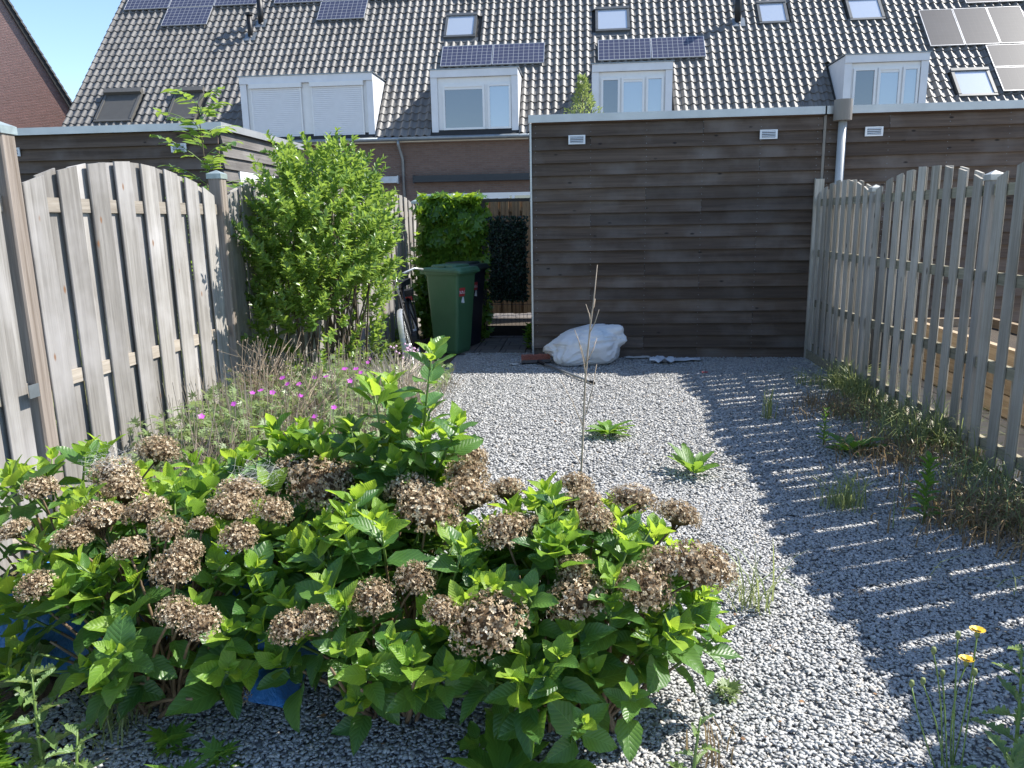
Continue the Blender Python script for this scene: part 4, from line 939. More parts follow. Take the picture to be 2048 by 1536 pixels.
MB().tube([(gx0 + .02, -.03, .88), (gx0 + .10, -.05, .88)], .008, 8).obj('latch', MT['alu'], gate)
MB().tube([(gx1 - .05, -.04, .93), (gx1 + .02, -.04, .93)], .011, 8).obj('handle', MT['plastic_white'], gate)
rs = random.Random(31); org = Vector((-.97, GY - .06, .5)); root = thing('artificial_hedge', 'dark green artificial hedge mat hung on the black gate', 'hedge mat', org)
MB().box((-.21, .02, 0), (.25, .028, 1.0)).obj('backing_mat', MT['dark'], root)
items = []
for k in range(1900):
    p = Vector((rs.uniform(-.24, .27), rs.uniform(-.05, .03), rs.uniform(-.03, 1.05))); s = rs.uniform(.03, .055)
    items.append((frame(p, rvec(rs, 1) + Vector((0, -.4, .5)), Vector((0, -1, .4)) + rvec(rs, .6), s), rs.choice(SML), MT['fake'], s))
put_leaves(root, items, 200, rest='leaves', org=org)
fence_panel('tan brown board fence seen through the black gate', (.2, 12.1, 0), R(180), 2.6, MT['tan'], MT['tan'], 1.84, 1.845, (1.68, 1.0, .35), 16, .125, .08, 99, None, gapr=.04)
# planting by the gate
def small_weed(name, label, cat, loc, leaves, seed, mat, L, kinds, height=.12, group=None, flat=.3):
    rs = random.Random(seed); org = Vector(loc); root = thing(name, label, cat, org, 0, group); items = []
    for k in range(leaves):
        a = k * 2.4 + rs.uniform(-.3, .3); h = height * (k / leaves) ** .7; s = L * rs.uniform(.6, 1.1)
        d = Vector((math.cos(a), math.sin(a), flat + rs.uniform(-.15, .35) + .6 * k / leaves)); items.append((frame(Vector((math.cos(a) * .012, math.sin(a) * .012, h)), d, UPV + rvec(rs, .2), s, rs.uniform(-.2, .2)), rs.choice(kinds), mat, s))
    put_leaves(root, items, 300, org=org); return root
def dandel(seed):
    def shp(v): 
        tooth = .75 + .35 * abs(math.sin(v * 15)); return (.15 + .85 * math.sin(math.pi * min(1, v ** .75 * .95))) * tooth
    return leaf_grid(.17, 12, (-1, 0, 1), .15, .35, .0, .02, seed, shp)
DAN = leaf_kind([dandel(i) for i in range(4)])
small_weed('dandelion_weed', 'low spreading dandelion weed on the sunny gravel, farther one', 'weed', (.18, 5.30, .01), 22, 3, MT['weed'], .17, DAN, .02, 'weeds in the gravel', .25)
w = small_weed('dandelion_weed', 'upright toothed dandelion weed on the sunny gravel, nearer one', 'weed', (.66, 4.46, .01), 11, 4, MT['weed'], .22, DAN, .02, 'weeds in the gravel', .7)
small_weed('dandelion_weed', 'broad-leaved weed among the shaded grass by the slatted fence', 'weed', (1.72, 4.95, .01), 14, 5, MT['weed'], .2, DAN, .02, 'weeds in the gravel', .3)
small_weed('dandelion_weed', 'long-leaved weed hidden under the hydrangea at the bottom edge', 'weed', (-.22, 1.80, .01), 9, 6, MT['weed'], .24, DAN, .02, 'weeds in the gravel', .3)
for i, (x, y, lab) in enumerate(((-1.30, 9.6, 'ivy sprig at the foot of the dark bin'), (-.62, 9.05, 'small maple-leaved seedling at the corner of the shed'))):
    small_weed('ivy_sprig', lab, 'weed', (x, y, .0), 40, 50 + i, MT['ivy'], .10, IVY, .3, 'sprigs at the passage', .1)
small_weed('seedling', 'little round-leaved seedling on the shaded gravel under the hydrangeas', 'weed', (-.30, 1.93, 0), 8, 61, MT['weed'], .075, HYL, .05, None, .1)
for i, (x, y) in enumerate(((-1.20, 1.88), (-1.02, 1.84), (-1.10, 1.75))):
    small_weed('cranesbill_seedling', ('lobed seedling at the foot of the hydrangea', 'lobed seedling just right of another under the hydrangea', 'lobed seedling at the bottom picture edge')[i], 'weed', (x, y, 0), 6, 70 + i, MT['weed'], .085, GER, .05, 'lobed seedlings', .2)

# ------------------------------------------------------------------ grass
def blades(n, place, hmin, hmax, rs, lean=.6, w=.0035):
    V, T, U, A, c = [], [], [], [], 0
    for k in range(n):
        x, y, hs_ = place(rs); h = rs.uniform(hmin, hmax) * hs_; a = rs.uniform(0, 6.283); l = rs.uniform(.1, lean) * h; d = Vector((math.cos(a), math.sin(a), 0)); s = Vector((-d.y, d.x, 0)) * w * rs.uniform(.6, 1.3); p = Vector((x, y, 0)); r = rs.random()
        for t_, ww in ((0, 1), (.4, .9), (.75, .6)):
            q = p + Vector((0, 0, h * (t_ - .25 * t_ ** 3 * (l / h)))) + d * l * t_ ** 2
            V += [q - s * ww, q + s * ww]
        V.append(p + Vector((0, 0, h * (1 - .35 * l / h))) + d * l)
        T += [(c, c + 1, c + 3), (c, c + 3, c + 2), (c + 2, c + 3, c + 5), (c + 2, c + 5, c + 4), (c + 4, c + 5, c + 6)]; A += [r] * 7; c += 7
    V = np.array([tuple(v) for v in V]); return npmesh(V, np.array(T), True, np.zeros((len(V), 2)), A)
rs = random.Random(77)
def pl_fence(r_):
    while True:
        y = r_.uniform(2.3, 7.4); wd = .55 + .25 * math.sin(y * 2.1) if y < 6 else .22; x = 2.40 - abs(r_.gauss(0, wd * .55))
        if noise.noise(Vector((x * 2.5, y * 2.5, 4))) > -.12 + .25 * (2.4 - x): return x, y, (.7 + .9 * max(0, noise.noise(Vector((x * 1.5, y * 1.5, 9))) + .3)) * (1 if x > 1.9 else .65)
tag(obj('grass', blades(2200, pl_fence, .06, .34, rs, 2.6, .0030), MT['grass']), 'wild grass growing along the foot of the slatted fence', kind='stuff')
tag(obj('dry_grass', blades(2300, lambda r_: (lambda a: (2.05 + a[0] * .22, a[1], .8))((r_.gauss(0, 1), r_.choice((3.7, 3.9, 4.9, 6.0)) + r_.gauss(0, .22))), .06, .22, rs, 1.6), MT['straw']), 'dry straw matted among the grass by the slatted fence', kind='stuff')
tag(obj('lawn_grass', blades(9000, lambda r_: (r_.uniform(-4.6, -2.56), r_.uniform(2.2, 8.3), .5 + .9 * r_.random() ** 3), .04, .14, rs, .8), MT['grass']), 'patchy lawn grass beyond the wide-board fence', kind='stuff')
tag(obj('tall_weeds', blades(1800, lambda r_: (r_.uniform(-5.5, -3.2), r_.uniform(7.6, 8.4), 1), .25, .7, rs, .5, .006), MT['grass']), 'tall weeds in front of the far board-clad shed', kind='stuff')
def tuft(label, x, y, n, h0, h1, spread, seed, mat='grass', lean=.9, group='grass tufts in the gravel'):
    r0 = random.Random(seed); o = obj('grass_tuft', blades(n, lambda r_: (r_.gauss(0, spread), r_.gauss(0, spread), 1), h0, h1, r0, lean, .003), MT[mat]); o.location = (x, y, 0); tag(o, label, 'grass tuft', group)
tuft('spreading grass tuft in the streaked shade, nearest one', 1.36, 3.98, 110, .10, .26, .05, 1, lean=1.2)
tuft('narrow upright grass tuft in the streaked shade near the shed', 1.40, 5.80, 40, .12, .30, .02, 2, lean=.35)
tuft('low grass tuft at the foot of the slatted fence near the shed', 2.12, 7.05, 90, .06, .2, .10, 3, lean=1.4)
tuft('wispy pale grass tuft on the gravel beside the dried hydrangea heads', .66, 2.85, 40, .1, .32, .04, 4, 'grass', 1.5)
tuft('small dry yellow grass tuft at the bottom edge of the gravel', .36, 1.95, 26, .05, .14, .03, 6, 'straw', .6)
tuft('dark grass tuft under the hydrangeas near the tarpaulin', -1.42, 1.95, 60, .06, .16, .05, 7, 'grass', 1.3)
# upright fleabane weed by the fence
def spire(name, label, x, y, h, n, L, seed, cat='weed', mat='weed', kinds=SML, lean=(0, 0), stemm='hy_stem_g', group=None):
    rs = random.Random(seed); org = Vector((x, y, 0)); root = thing(name, label, cat, org, 0, group); top = Vector((lean[0], lean[1], h))
    MB().tube(bez(Vector(), Vector((0, 0, h * .5)), top, 5), [.006, .0055, .005, .004, .003, .002], 5).obj('stem', MT[stemm], root, True); items = []
    for k in range(n):
        t_ = .1 + .9 * k / n; a = k * 2.4; p = Vector((0, 0, 0)).lerp(top, t_); d = Vector((math.cos(a), math.sin(a), .3 + .7 * t_)); s = L * rs.uniform(.7, 1.15) * (1.1 - .5 * t_)
        items.append((frame(p, d, UPV + rvec(rs, .2), s, sx=s * .7), rs.choice(kinds), MT[mat], s))
    put_leaves(root, items, 300, org=org); return root
spire('fleabane_weed', 'upright leafy weed in the shade before the slatted fence', 1.68, 3.75, .34, 34, .10, 5)
spire('fleabane_weed', 'thin leafy weed growing in the streaked shade', 1.60, 5.1, .26, 24, .07, 6)

# ------------------------------------------------------------------ hawkbit flowers, thistles at the bottom edge
def hawkbit(label, base, tip, kind, seed):
    rs = random.Random(seed); b, tp = Vector(base), Vector(tip); org = b; root = thing('hawkbit_flower', label, 'flower', org, 0, 'hawkbit stems at the lower right'); mid = b.lerp(tp, .5) + Vector((rs.uniform(-.03, .03), rs.uniform(-.03, .03), .02))
    MB().tube([p - org for p in bez(b, mid, tp, 6)], .0022, 5).obj('stem', MT['hy_stem_g'], root, True); q = tp - org
    MB().tube([q - Vector((0, 0, .004)), q + Vector((0, 0, .006)), q + Vector((0, 0, .018))], [.003, .0075, .0055], 8).obj('calyx', MT['bud'], root, True)
    if kind:
        m = MB()
        for k in range(26):
            a = k * 6.283 / 13 + (k // 13) * .24; d = Vector((math.cos(a), math.sin(a), 0)); s = Vector((-d.y, d.x, 0)); r = .020 if k < 13 else .013; z = .017 + (k // 13) * .003
            c = q + Vector((0, 0, z)); m.add([c - s * .002 + d * .002, c + s * .002 + d * .002, c + s * .0035 + d * r + Vector((0, 0, .006)), c - s * .0035 + d * r + Vector((0, 0, .006))], [(0, 1, 2, 3)])
        m.obj('petals', MT['yellow'], root, kind='stuff')
HK = [((1.03, 1.98, 0), (1.09, 2.05, .35), 1, 'open yellow hawkbit flower, taller of the two open ones'), ((1.02, 1.97, 0), (1.07, 2.05, .26), 1, 'open yellow hawkbit flower, lower of the two open ones'), ((.99, 1.96, 0), (.98, 2.05, .295), 0, 'closed hawkbit bud on a tall stem, left of the open flowers'), ((.97, 1.95, 0), (.93, 2.05, .19), 0, 'closed hawkbit bud on the leftmost stem'), ((1.02, 1.96, 0), (1.04, 2.05, .345), 0, 'closed hawkbit bud beside the taller open flower'), ((1.0, 1.95, 0), (1.01, 2.05, .225), 0, 'closed hawkbit bud in the middle of the clump'), ((.99, 1.94, 0), (.955, 2.04, .205), 0, 'small closed hawkbit bud on a bent stem'), ((1.03, 1.94, 0), (1.085, 2.03, .245), 0, 'closed hawkbit bud tucked behind the lower open flower')]
for i, (b, tp, kd, lab) in enumerate(HK): hawkbit(lab, b, tp, kd, i)
def spiny(seed):
    def shp(v):
        return (.2 + .8 * math.sin(math.pi * min(1, v ** .8 * .95))) * (.5 + .75 * abs(math.sin(v * 19)))
    return leaf_grid(.20, 18, (-1, 0, 1), .35, .4, 0, .06, seed, shp)
SPI = leaf_kind([spiny(i) for i in range(4)], False)
MT['thistle'] = leafmat('thistle_leaf', (.20, .30, .10), (.12, .22, .07), (.40, .52, .14), veins=True, tw=.35)
for i, (x, y, h, n, L, lab) in enumerate(((-1.47, 1.72, .34, 14, .13, 'spiny pale thistle standing at the lower left corner'), (-1.33, 1.66, .20, 10, .10, 'smaller thistle beside the one at the lower left corner'), (1.20, 2.0, .34, 13, .10, 'spiny leafy thistle at the right picture edge'), (1.10, 1.80, .16, 9, .15, 'low thistle rosette below the hawkbit stems'), (.29, 1.80, .22, 9, .08, 'wilting sow thistle at the bottom edge of the gravel'))):
    spire('thistle', lab, x, y, h, n, L, 300 + i, 'thistle', 'thistle', SPI, (rng.uniform(-.04, .04), .03), group='thistles along the bottom edge')
for i, (x, y, lab) in enumerate(((-1.72, 1.80, 'leafy green weed clump at the lower left corner'), (-1.58, 1.66, 'low leafy weed clump right at the bottom left edge'), (-1.85, 1.95, 'leafy weed clump beside the tarpaulin at the left edge'))):
    small_weed('weed_clump', lab, 'weed', (x, y, 0), 60, 400 + i, MT['weed'], .085, GER, .20, 'weed clumps at the lower left', .2)
small_weed('cranesbill_seedling', 'tiny pink-flowered seedling on the gravel beside the hydrangea stems', 'weed', (.46, 2.25, 0), 16, 91, MT['geran'], .05, GER, .04, 'lobed seedlings', .2)

# ------------------------------------------------------------------ cranesbill patch and dry plants
rs = random.Random(55); org = Vector((-1.75, 5.0, 0)); root = thing('cranesbill_plant', 'sprawling cranesbill with small magenta flowers between hydrangeas and leafy shrub', 'cranesbill', org); items = []
def gh(x, y): return (1 - .65 * min(1, max(0, (y - 5.3) / 1.4))) * (.49 + .14 * noise.noise(Vector((x * 3, y * 3, 2)))) * min(1, (-1.02 - x) / .3 + .1) * min(1, (y - 3.2) / .5)
for k in range(5200):
    y = rs.uniform(3.3, 7.2); x = rs.uniform(-2.4, -1.05 - .05 * (y - 3.3)); g_ = gh(x, y)
    if g_ < .04: continue
    z = g_ * rs.uniform(.35, 1.05) ** .6; s = rs.uniform(.032, .06)
    items.append((frame(Vector((x, y, z)) - org, rvec(rs, 1) + Vector((0, 0, .25)), UPV + rvec(rs, .7), s), rs.choice(GER), MT['geran'], s))
put_leaves(root, items, 200, rest='foliage', org=org)
m = MB()
for k in range(1300):
    y = rs.uniform(3.3, 7.1); x = rs.uniform(-2.35, -1.15); z = gh(x, y)
    if z < .06: continue
    m.tube([Vector((x, y, 0)) - org, Vector((x + rs.uniform(-.12, .12), y + rs.uniform(-.12, .12), z * rs.uniform(.9, 1.35))) - org], .0017, 3, False)
m.obj('stems', MT['twig'], root, kind='stuff')
fm = MB()
for k in range(5):
    a = k * 1.2566; d = Vector((math.cos(a), math.sin(a), .12)); s = Vector((-d.y, d.x, 0)); fm.add([(0, 0, 0), d * .55 + s * .42, d * 1.0 + s * .2 + Vector((0, 0, .05)), d * 1.0 - s * .2 + Vector((0, 0, .05)), d * .55 - s * .42], [(0, 4, 3, 2, 1)])
fme = mesh(fm.v, fm.f); fme.materials.append(MT['magenta'])
for px, py in ((403,833),(468,808),(565,756),(575,768),(598,768),(545,785),(522,781),(505,786),(630,833),(668,815),(630,755),(600,792),(690,738),(712,738),(700,762),(722,745),(735,725),(740,718),(653,753),(776,785),(790,806)):
    # flowers stand just above the foliage on the line of sight of the matching bloom
    best = None
    d = (M.to_3x3() @ Vector(((px - 1024) / 1540, (768 - py) / 1540, -1))).normalized(); o0 = Vector((0, 0, 1.5))
    for t_ in [3 + .05 * i for i in range(110)]:
        q = o0 + d * t_
        if -2.4 < q.x < -1.0 and q.z < max(.3, gh(q.x, q.y) + .06): best = q; break
    if best is None: continue
    nv = Vector((rs.uniform(-.2, .5), rs.uniform(-.9, -.2), .8)); mt = nv.to_track_quat('Z', 'Y').to_matrix().to_4x4() @ Matrix.Scale(rs.uniform(.015, .021), 4); mt.translation = best - org; inst('flower', fme, root, mt)
def dry_bush(name, label, cat, loc, n, h, spread, mat, seed, lean=(0, 0), curl=.1, heads=None, r=.0025, group=None):
    rs = random.Random(seed); org = Vector(loc); root = thing(name, label, cat, org, 0, group); m = MB(); mh = MB()
    for k in range(n):
        a = rs.uniform(0, 6.283); d = Vector((math.cos(a), math.sin(a), 0)); L = rs.uniform(.5, 1); b = d * rs.uniform(0, .05)
        tp = d * spread * rs.uniform(.2, 1) + Vector((lean[0], lean[1], 0)) * L + Vector((0, 0, h * L)); mid = b.lerp(tp, .5) + Vector((rs.uniform(-curl, curl), rs.uniform(-curl, curl), curl)); pts = bez(b, mid, tp, 5); m.tube(pts, [r, r * .9, r * .8, r * .7, r * .6, r * .4], 3, False)
        for j in range(3):
            p0 = pts[rs.randrange(2, 5)]; p1 = p0 + d * rs.uniform(.02, .12) + Vector((rs.uniform(-.06, .06), rs.uniform(-.06, .06), rs.uniform(.03, .13))); m.tube([p0, p1], r * .55, 3, False)
            if heads and rs.random() < .6: mh.tube([p1 - Vector((0, 0, .004)), p1 + Vector((0, 0, .003)), p1 + Vector((0, 0, .010))], [.001, .006, .002], 5)
    m.obj('twigs', MT[mat], root, kind='stuff')
    if heads and mh.v: mh.obj('seed_heads', MT[heads], root, kind='stuff')
    return root
dry_bush('dried_stalks', 'brown dried flower stalks leaning against the shaded fence', 'dried plant', (-2.15, 4.75, 0), 85, .80, .24, 'twig_d', 3, (.14, .1), .12, 'twig', .0032, 'dried plants in the border')
dry_bush('dried_stalks', 'thin brown dried stalks arching over the cranesbill', 'dried plant', (-1.80, 4.1, 0), 48, .70, .20, 'twig_d', 4, (.32, .2), .15, 'twig', .0028, 'dried plants in the border')
dry_bush('dried_stalks', 'few long dark stalks leaning across the cranesbill near the hydrangeas', 'dried plant', (-2.0, 3.4, 0), 14, .62, .10, 'twig_d', 14, (.30, .15), .05, 'twig_d', .0026, 'dried plants in the border')
dry_bush('lavender_bush', 'pale grey dead twiggy bush with few pink blooms before the green bin', 'dead bush', (-1.27, 5.2, 0), 150, .62, .27, 'twig_pale', 5, (0, .1), .06, None, .0042, 'dried plants in the border')
m = MB(); rs = random.Random(6)
for k in range(22): p = Vector((-1.26 + rs.uniform(-.10, .12), 5.3 + rs.uniform(-.1, .1), .60 + rs.uniform(-.05, .05))); m.tube([p, p + Vector((0, 0, .008)), p + Vector((0, 0, .018))], [.003, .010, .003], 6)
pk = m.obj('pink_blooms', MT['pinkpale'], bpy.data.objects['lavender_bush'], kind='stuff'); pk.location = (1.28, -5.2, 0)
org = Vector((-1.86, 3.35, 0)); root = thing('bent_stalk', 'bleached white bent stalks rising before the wide-board fence', 'dried plant', org, 0, 'dried plants in the border')
for pts in ([(0, 0, 0), (.05, .02, .35), (.17, .0, .72)], [(0, 0, 0), (-.02, .05, .3), (.06, 0, .60)], [(.05, 0, .1), (.2, 0, .42), (.38, .02, .56)], [(-.05, 0, 0), (-.03, 0, .3), (.05, .0, .52)]):
    MB().tube(bez(*[Vector(p) for p in pts], 6), [.004, .004, .0035, .003, .003, .002, .001], 5).obj('stalk', MT['twig'], root, True)
rs = random.Random(90); org = Vector((-1.90, 6.75, 0)); root = thing('feathery_plant', 'soft feathery light green plant below the leafy shrub beside the bicycle', 'plant', org); m = MB(); items = []
for k in range(900):
    a = rs.uniform(0, 6.283); r_ = .26 * math.sqrt(rs.random()); z = rs.uniform(.05, .45); s = rs.uniform(.03, .07)
    items.append((frame(Vector((r_ * math.cos(a), r_ * math.sin(a), z)), Vector((math.cos(a), math.sin(a), .8)) + rvec(rs, .5), UPV + rvec(rs, .5), s, sx=s * .12), rs.choice(SML), MT['olive'], s))
put_leaves(root, items, 0, rest='fronds', org=org)
# tall dry stalk in the middle
org = Vector((-.02, 2.75, 0)); root = thing('tall_dry_stalk', 'tall thin bleached dead stalk with short side twigs standing above the hydrangeas', 'dried plant', org)
main = [(-.02, 0), (-.01, .45), (.00, .67), (.01, .93), (.028, 1.13), (.04, 1.22), (.052, 1.345)]
P3 = lambda x, z, dy=0: Vector((x + .02, dy, z))
MB().tube([P3(*q) for q in main], [.0045, .004, .0038, .0034, .003, .0024, .0012], 6).obj('stalk', MT['twig'], root, True)
for a, b, dy in (((.012, .80), (.052, .985), .03), ((.014, .98), (-.028, 1.12), -.03), ((.016, .92), (-.018, 1.085), .04), ((.018, 1.0), (.052, 1.08), .03), ((.024, 1.10), (.058, 1.19), -.03), ((.030, 1.13), (.012, 1.205), .02), ((.006, .75), (-.085, .93), .05), ((.03, 1.17), (.045, 1.225), .01), ((.0, .60), (-.05, .66), .05)):
    MB().tube([P3(*a), P3((a[0] + b[0]) / 2 + .004, (a[1] + b[1]) / 2, dy * .6), P3(*b, dy)], [.002, .0018, .0012], 5).obj('side_twig', MT['twig'], root, True)

# ------------------------------------------------------------------ wheelie bins
def bin_(label, x, y, rz, body, lidm, sticker, seed):
    root = thing('wheelie_bin', label, 'wheelie bin', (x, y, 0), rz, 'bins by the gate')
    # local: front +x, width along y
    def ring(z, x0, x1, hw, r, n=5):
        o = []
        for cx, cy, a0 in ((x1 - r, hw - r, 0), (x0 + r, hw - r, 90), (x0 + r, -hw + r, 180), (x1 - r, -hw + r, 270)):
            for k in range(n): a = R(a0 + 90 * k / (n - 1)); o.append((cx + r * math.cos(a), cy + r * math.sin(a), z))
        return o
    v, f = [], []; rings = [(.015, -.19, .165, .175, .04), (.05, -.20, .18, .185, .045), (.45, -.222, .215, .205, .045), (.93, -.245, .255, .235, .045), (.955, -.25, .262, .240, .045), (.957, -.268, .280, .252, .05), (.995, -.268, .280, .252, .05)]
    for q in rings: v += ring(*q)
    n = 20
    for i in range(len(rings) - 1):
        for j in range(n): f.append((i*n + j, i*n + (j+1) % n, (i+1)*n + (j+1) % n, (i+1)*n + j))
    f.append(tuple(range(n - 1, -1, -1))); f.append(tuple((len(rings) - 1) * n + j for j in range(n)))
    obj('body', mesh(v, f, False), body, root)
    v, f = [], []; lr = [(.998, -.30, .315, .268, .05), (1.022, -.30, .318, .268, .05), (1.035, -.28, .29, .25, .06), (1.038, -.20, .20, .20, .05), (1.062, -.19, .19, .19, .05), (1.066, -.17, .17, .17, .05)]
    for i, q in enumerate(lr):
        rr_ = ring(*q); v += [(a, b, c - (.028 * max(0, (a - .12) / .2) ** 1.5 if i < 2 else 0)) for a, b, c in rr_]
    for i in range(len(lr) - 1):
        for j in range(n): f.append((i*n + j, i*n + (j+1) % n, (i+1)*n + (j+1) % n, (i+1)*n + j))
    f.append(tuple(range(n - 1, -1, -1))); f.append(tuple((len(lr) - 1) * n + j for j in range(n)))
    lid = obj('lid', mesh(v, f), lidm, root)
    MB().box((-.05, -.225, 1.0385), (.05, -.195, 1.054)).obj('lid_rib', lidm, lid)
    MB().tube([(-.33, -.2, 1.0), (-.36, -.15, 1.01), (-.36, .15, 1.01), (-.33, .2, 1.0)], .014, 8).box((-.34, -.22, .96), (-.265, -.18, 1.02)).box((-.34, .18, .96), (-.265, .22, 1.02)).obj('handle', body, root)
    for s_ in (-1, 1):
        MB().tube([(-.22, s_ * .19, .10), (-.22, s_ * .235, .10)], .10, 20).obj('wheel', MT['black_metal'], root)
    MB().tube([(-.22, -.19, .10), (-.22, .19, .10)], .012, 8).obj('axle', MT['zinc'], root)
    if sticker:
        # sticker on the front face, which leans outwards with height
        def fx(z): return .215 + (z - .45) / .48 * .04 + .002
        z0, z1 = sticker
        o = obj('sticker', mesh([(fx(z0), -.185, z0), (fx(z0), -.045, z0), (fx(z1), -.045, z1), (fx(z1), -.185, z1)], [(0, 1, 2, 3)]), MT['red_label'], root)
        cu = bpy.data.curves.new('lettering', 'FONT'); cu.body = 'SUEZ'; cu.size = .058; cu.align_x = 'CENTER'; cu.align_y = 'CENTER'; cu.extrude = .0004
        tx = bpy.data.objects.new('lettering', cu); COL.objects.link(tx); pass
        mtx = Matrix.Translation((fx((z0 + z1) / 2) + .002, -.115, (z0 + z1) / 2)) @ Euler((R(90), 0, R(90))).to_matrix().to_4x4() @ Matrix.Rotation(R(-4), 4, 'X')
        dg = bpy.context.evaluated_depsgraph_get(); lm = bpy.data.meshes.new_from_object(tx.evaluated_get(dg)); bpy.data.objects.remove(tx); lm.materials.clear(); lt = obj('lettering', lm, MT['plastic_white'], o); lt.matrix_basis = mtx
        obj('torn_label', mesh([(fx(z0 - .08) + .001, -.13, z0 - .07), (fx(z0 - .08) + .001, -.05, z0 - .085), (fx(z0 - .02) + .001, -.07, z0 - .01), (fx(z0 - .02) + .001, -.10, z0 - .005)], [(0, 1, 2, 3)]), MT['plastic_white'], root)
    root.scale = (.86, .90, .965)
    return root
MT['red_label'] = plain('red_label', (.45, .05, .05), .5, var=.05)
t = NT('green_bin_plastic'); c = t.coord(); n1 = t.noise(c, 3, 5); n2 = t.noise(t.scalev(c, (6, 6, 1)), 9, 5)
t.P(Base_Color=t.mix(t.math('MULTIPLY', n2, .35), t.ramp(n1, [(.3, (.040, .125, .050)), (.7, (.055, .16, .068))]), (.12, .17, .12)), Roughness=.42, Specular_IOR_Level=.45, Normal=t.bump(t.noise(c, 220, 2), .08, .003)); MT['bin_green'] = t.m
MT['bin_dark'] = plain('navy_bin_plastic', (.012, .016, .028), .45, var=.2)
MT['lid_green'] = plain('green_bin_lid', (.055, .145, .08), .45, var=.15)
MT['lid_dark'] = plain('dark_bin_lid', (.02, .03, .03), .45, var=.15)
bin_('green wheelie bin with a red sticker, standing in front of the ivy', -1.515, 8.86, R(-22), MT['bin_green'], MT['lid_green'], (.70, .80), 1)
bin_('dark navy wheelie bin half hidden behind the green bin', -1.46, 9.42, R(-16), MT['bin_dark'], MT['lid_dark'], (.72, .82), 2)

# ------------------------------------------------------------------ bicycle by the fence
bk = thing('bicycle', 'black bicycle with silver mudguards leaning on the fence behind the leafy shrub', 'bicycle', (-1.72, 7.80, 0), R(99))
BT = Matrix.Rotation(R(-9), 4, 'X')
def bkobj(mb, name, m, parent, sm=True): mb.v = [tuple(BT @ Vector(p)) for p in mb.v]; return mb.obj(name, m, parent, sm)
def torus_pts(cx, r, n, a0=0, a1=360): return [(cx + r * math.cos(R(a0 + (a1 - a0) * k / n)), 0, .34 + r * math.sin(R(a0 + (a1 - a0) * k / n))) for k in range(n + 1)]
for cx in (-.54, .54):
    w = bkobj(MB().tube(torus_pts(cx, .325, 40), .019, 8, False), 'wheel', plain('rubber_tyre', (.05, .05, .052), .7), bk)
    bkobj(MB().tube(torus_pts(cx, .295, 40), .010, 6, False), 'rim', MT['alu'], w)
    m = MB()
    for k in range(28): a = k * 2 * math.pi / 28; m.tube([(cx + .02 * math.cos(a + .6), (.02 if k % 2 else -.02), .34 + .02 * math.sin(a + .6)), (cx + .29 * math.cos(a), 0, .34 + .29 * math.sin(a))], .0012, 3, False)
    bkobj(m, 'spokes', MT['alu'], w)['kind'] = 'stuff'
    bkobj(MB().tube([(cx, -.04, .34), (cx, .04, .34)], .022, 10), 'hub', MT['alu'], w)
    m = MB(); pts = torus_pts(cx, .362, 24, 10 if cx < 0 else 0, 190 if cx < 0 else 150)
    for i in range(24):
        a, b = Vector(pts[i]), Vector(pts[i + 1]); m.add([a + Vector((0, -.026, -.006)), a + Vector((0, 0, .006)), a + Vector((0, .026, -.006)), b + Vector((0, -.026, -.006)), b + Vector((0, 0, .006)), b + Vector((0, .026, -.006))], [(0, 3, 4, 1), (1, 4, 5, 2)])
    bkobj(m, 'mudguard', MT['alu'] if cx < 0 else MT['black_metal'], bk)
fr = MB()
for a, b, r_ in (((.10, 0, .30), (-.36, 0, .82), .016), ((.10, 0, .30), (.16, 0, .86), .015), ((-.30, 0, .74), (.14, 0, .70), .014), ((.10, 0, .30), (.54, .05, .34), .010), ((.10, 0, .30), (.54, -.05, .34), .010), ((.15, 0, .78), (.54, .05, .34), .008), ((.15, 0, .78), (.54, -.05, .34), .008), ((-.36, 0, .82), (-.54, .05, .34), .011), ((-.36, 0, .82), (-.54, -.05, .34), .011)): fr.tube([a, b], r_, 8)
bkobj(fr, 'frame', MT['black_metal'], bk)
bkobj(MB().tube([(-.36, 0, .82), (-.34, 0, 1.0)], .012, 8).tube([(-.22, -.27, 1.02), (-.34, -.2, 1.05), (-.36, 0, 1.0), (-.34, .2, 1.05), (-.22, .27, 1.02)], .011, 8), 'handlebar', MT['alu'], bk)
sd = MB(); sd.add([(.06, 0, .90), (.16, -.05, .92), (.30, -.10, .93), (.34, 0, .93), (.30, .10, .93), (.16, .05, .92), (.06, 0, .86), (.16, -.04, .87), (.30, -.09, .87), (.34, 0, .87), (.30, .09, .87), (.16, .04, .87)], [(0, 1, 2, 3, 4, 5), (11, 10, 9, 8, 7, 6)] + [(j, j + 6, (j + 1) % 6 + 6, (j + 1) % 6) for j in range(6)]); bkobj(sd, 'saddle', MT['black_metal'], bk, False)
bkobj(MB().box((.34, -.07, .735), (.74, .07, .75)).tube([(.70, -.05, .74), (.56, -.05, .36)], .006, 6).tube([(.70, .05, .74), (.56, .05, .36)], .006, 6).box((.36, -.08, .752), (.62, .08, .80)), 'carrier', MT['black_metal'], bk, False)
bkobj(MB().box((.74, -.04, .66), (.765, .04, .72)), 'rear_lamp', MT['red_label'], bk, False)
bkobj(MB().tube([(.10, -.06, .30), (.10, .06, .30)], .09, 18).tube([(.10, .07, .30), (.20, .08, .17)], .008, 6).tube([(.10, -.07, .30), (.0, -.08, .43)], .008, 6), 'crank', MT['black_metal'], bk, False)

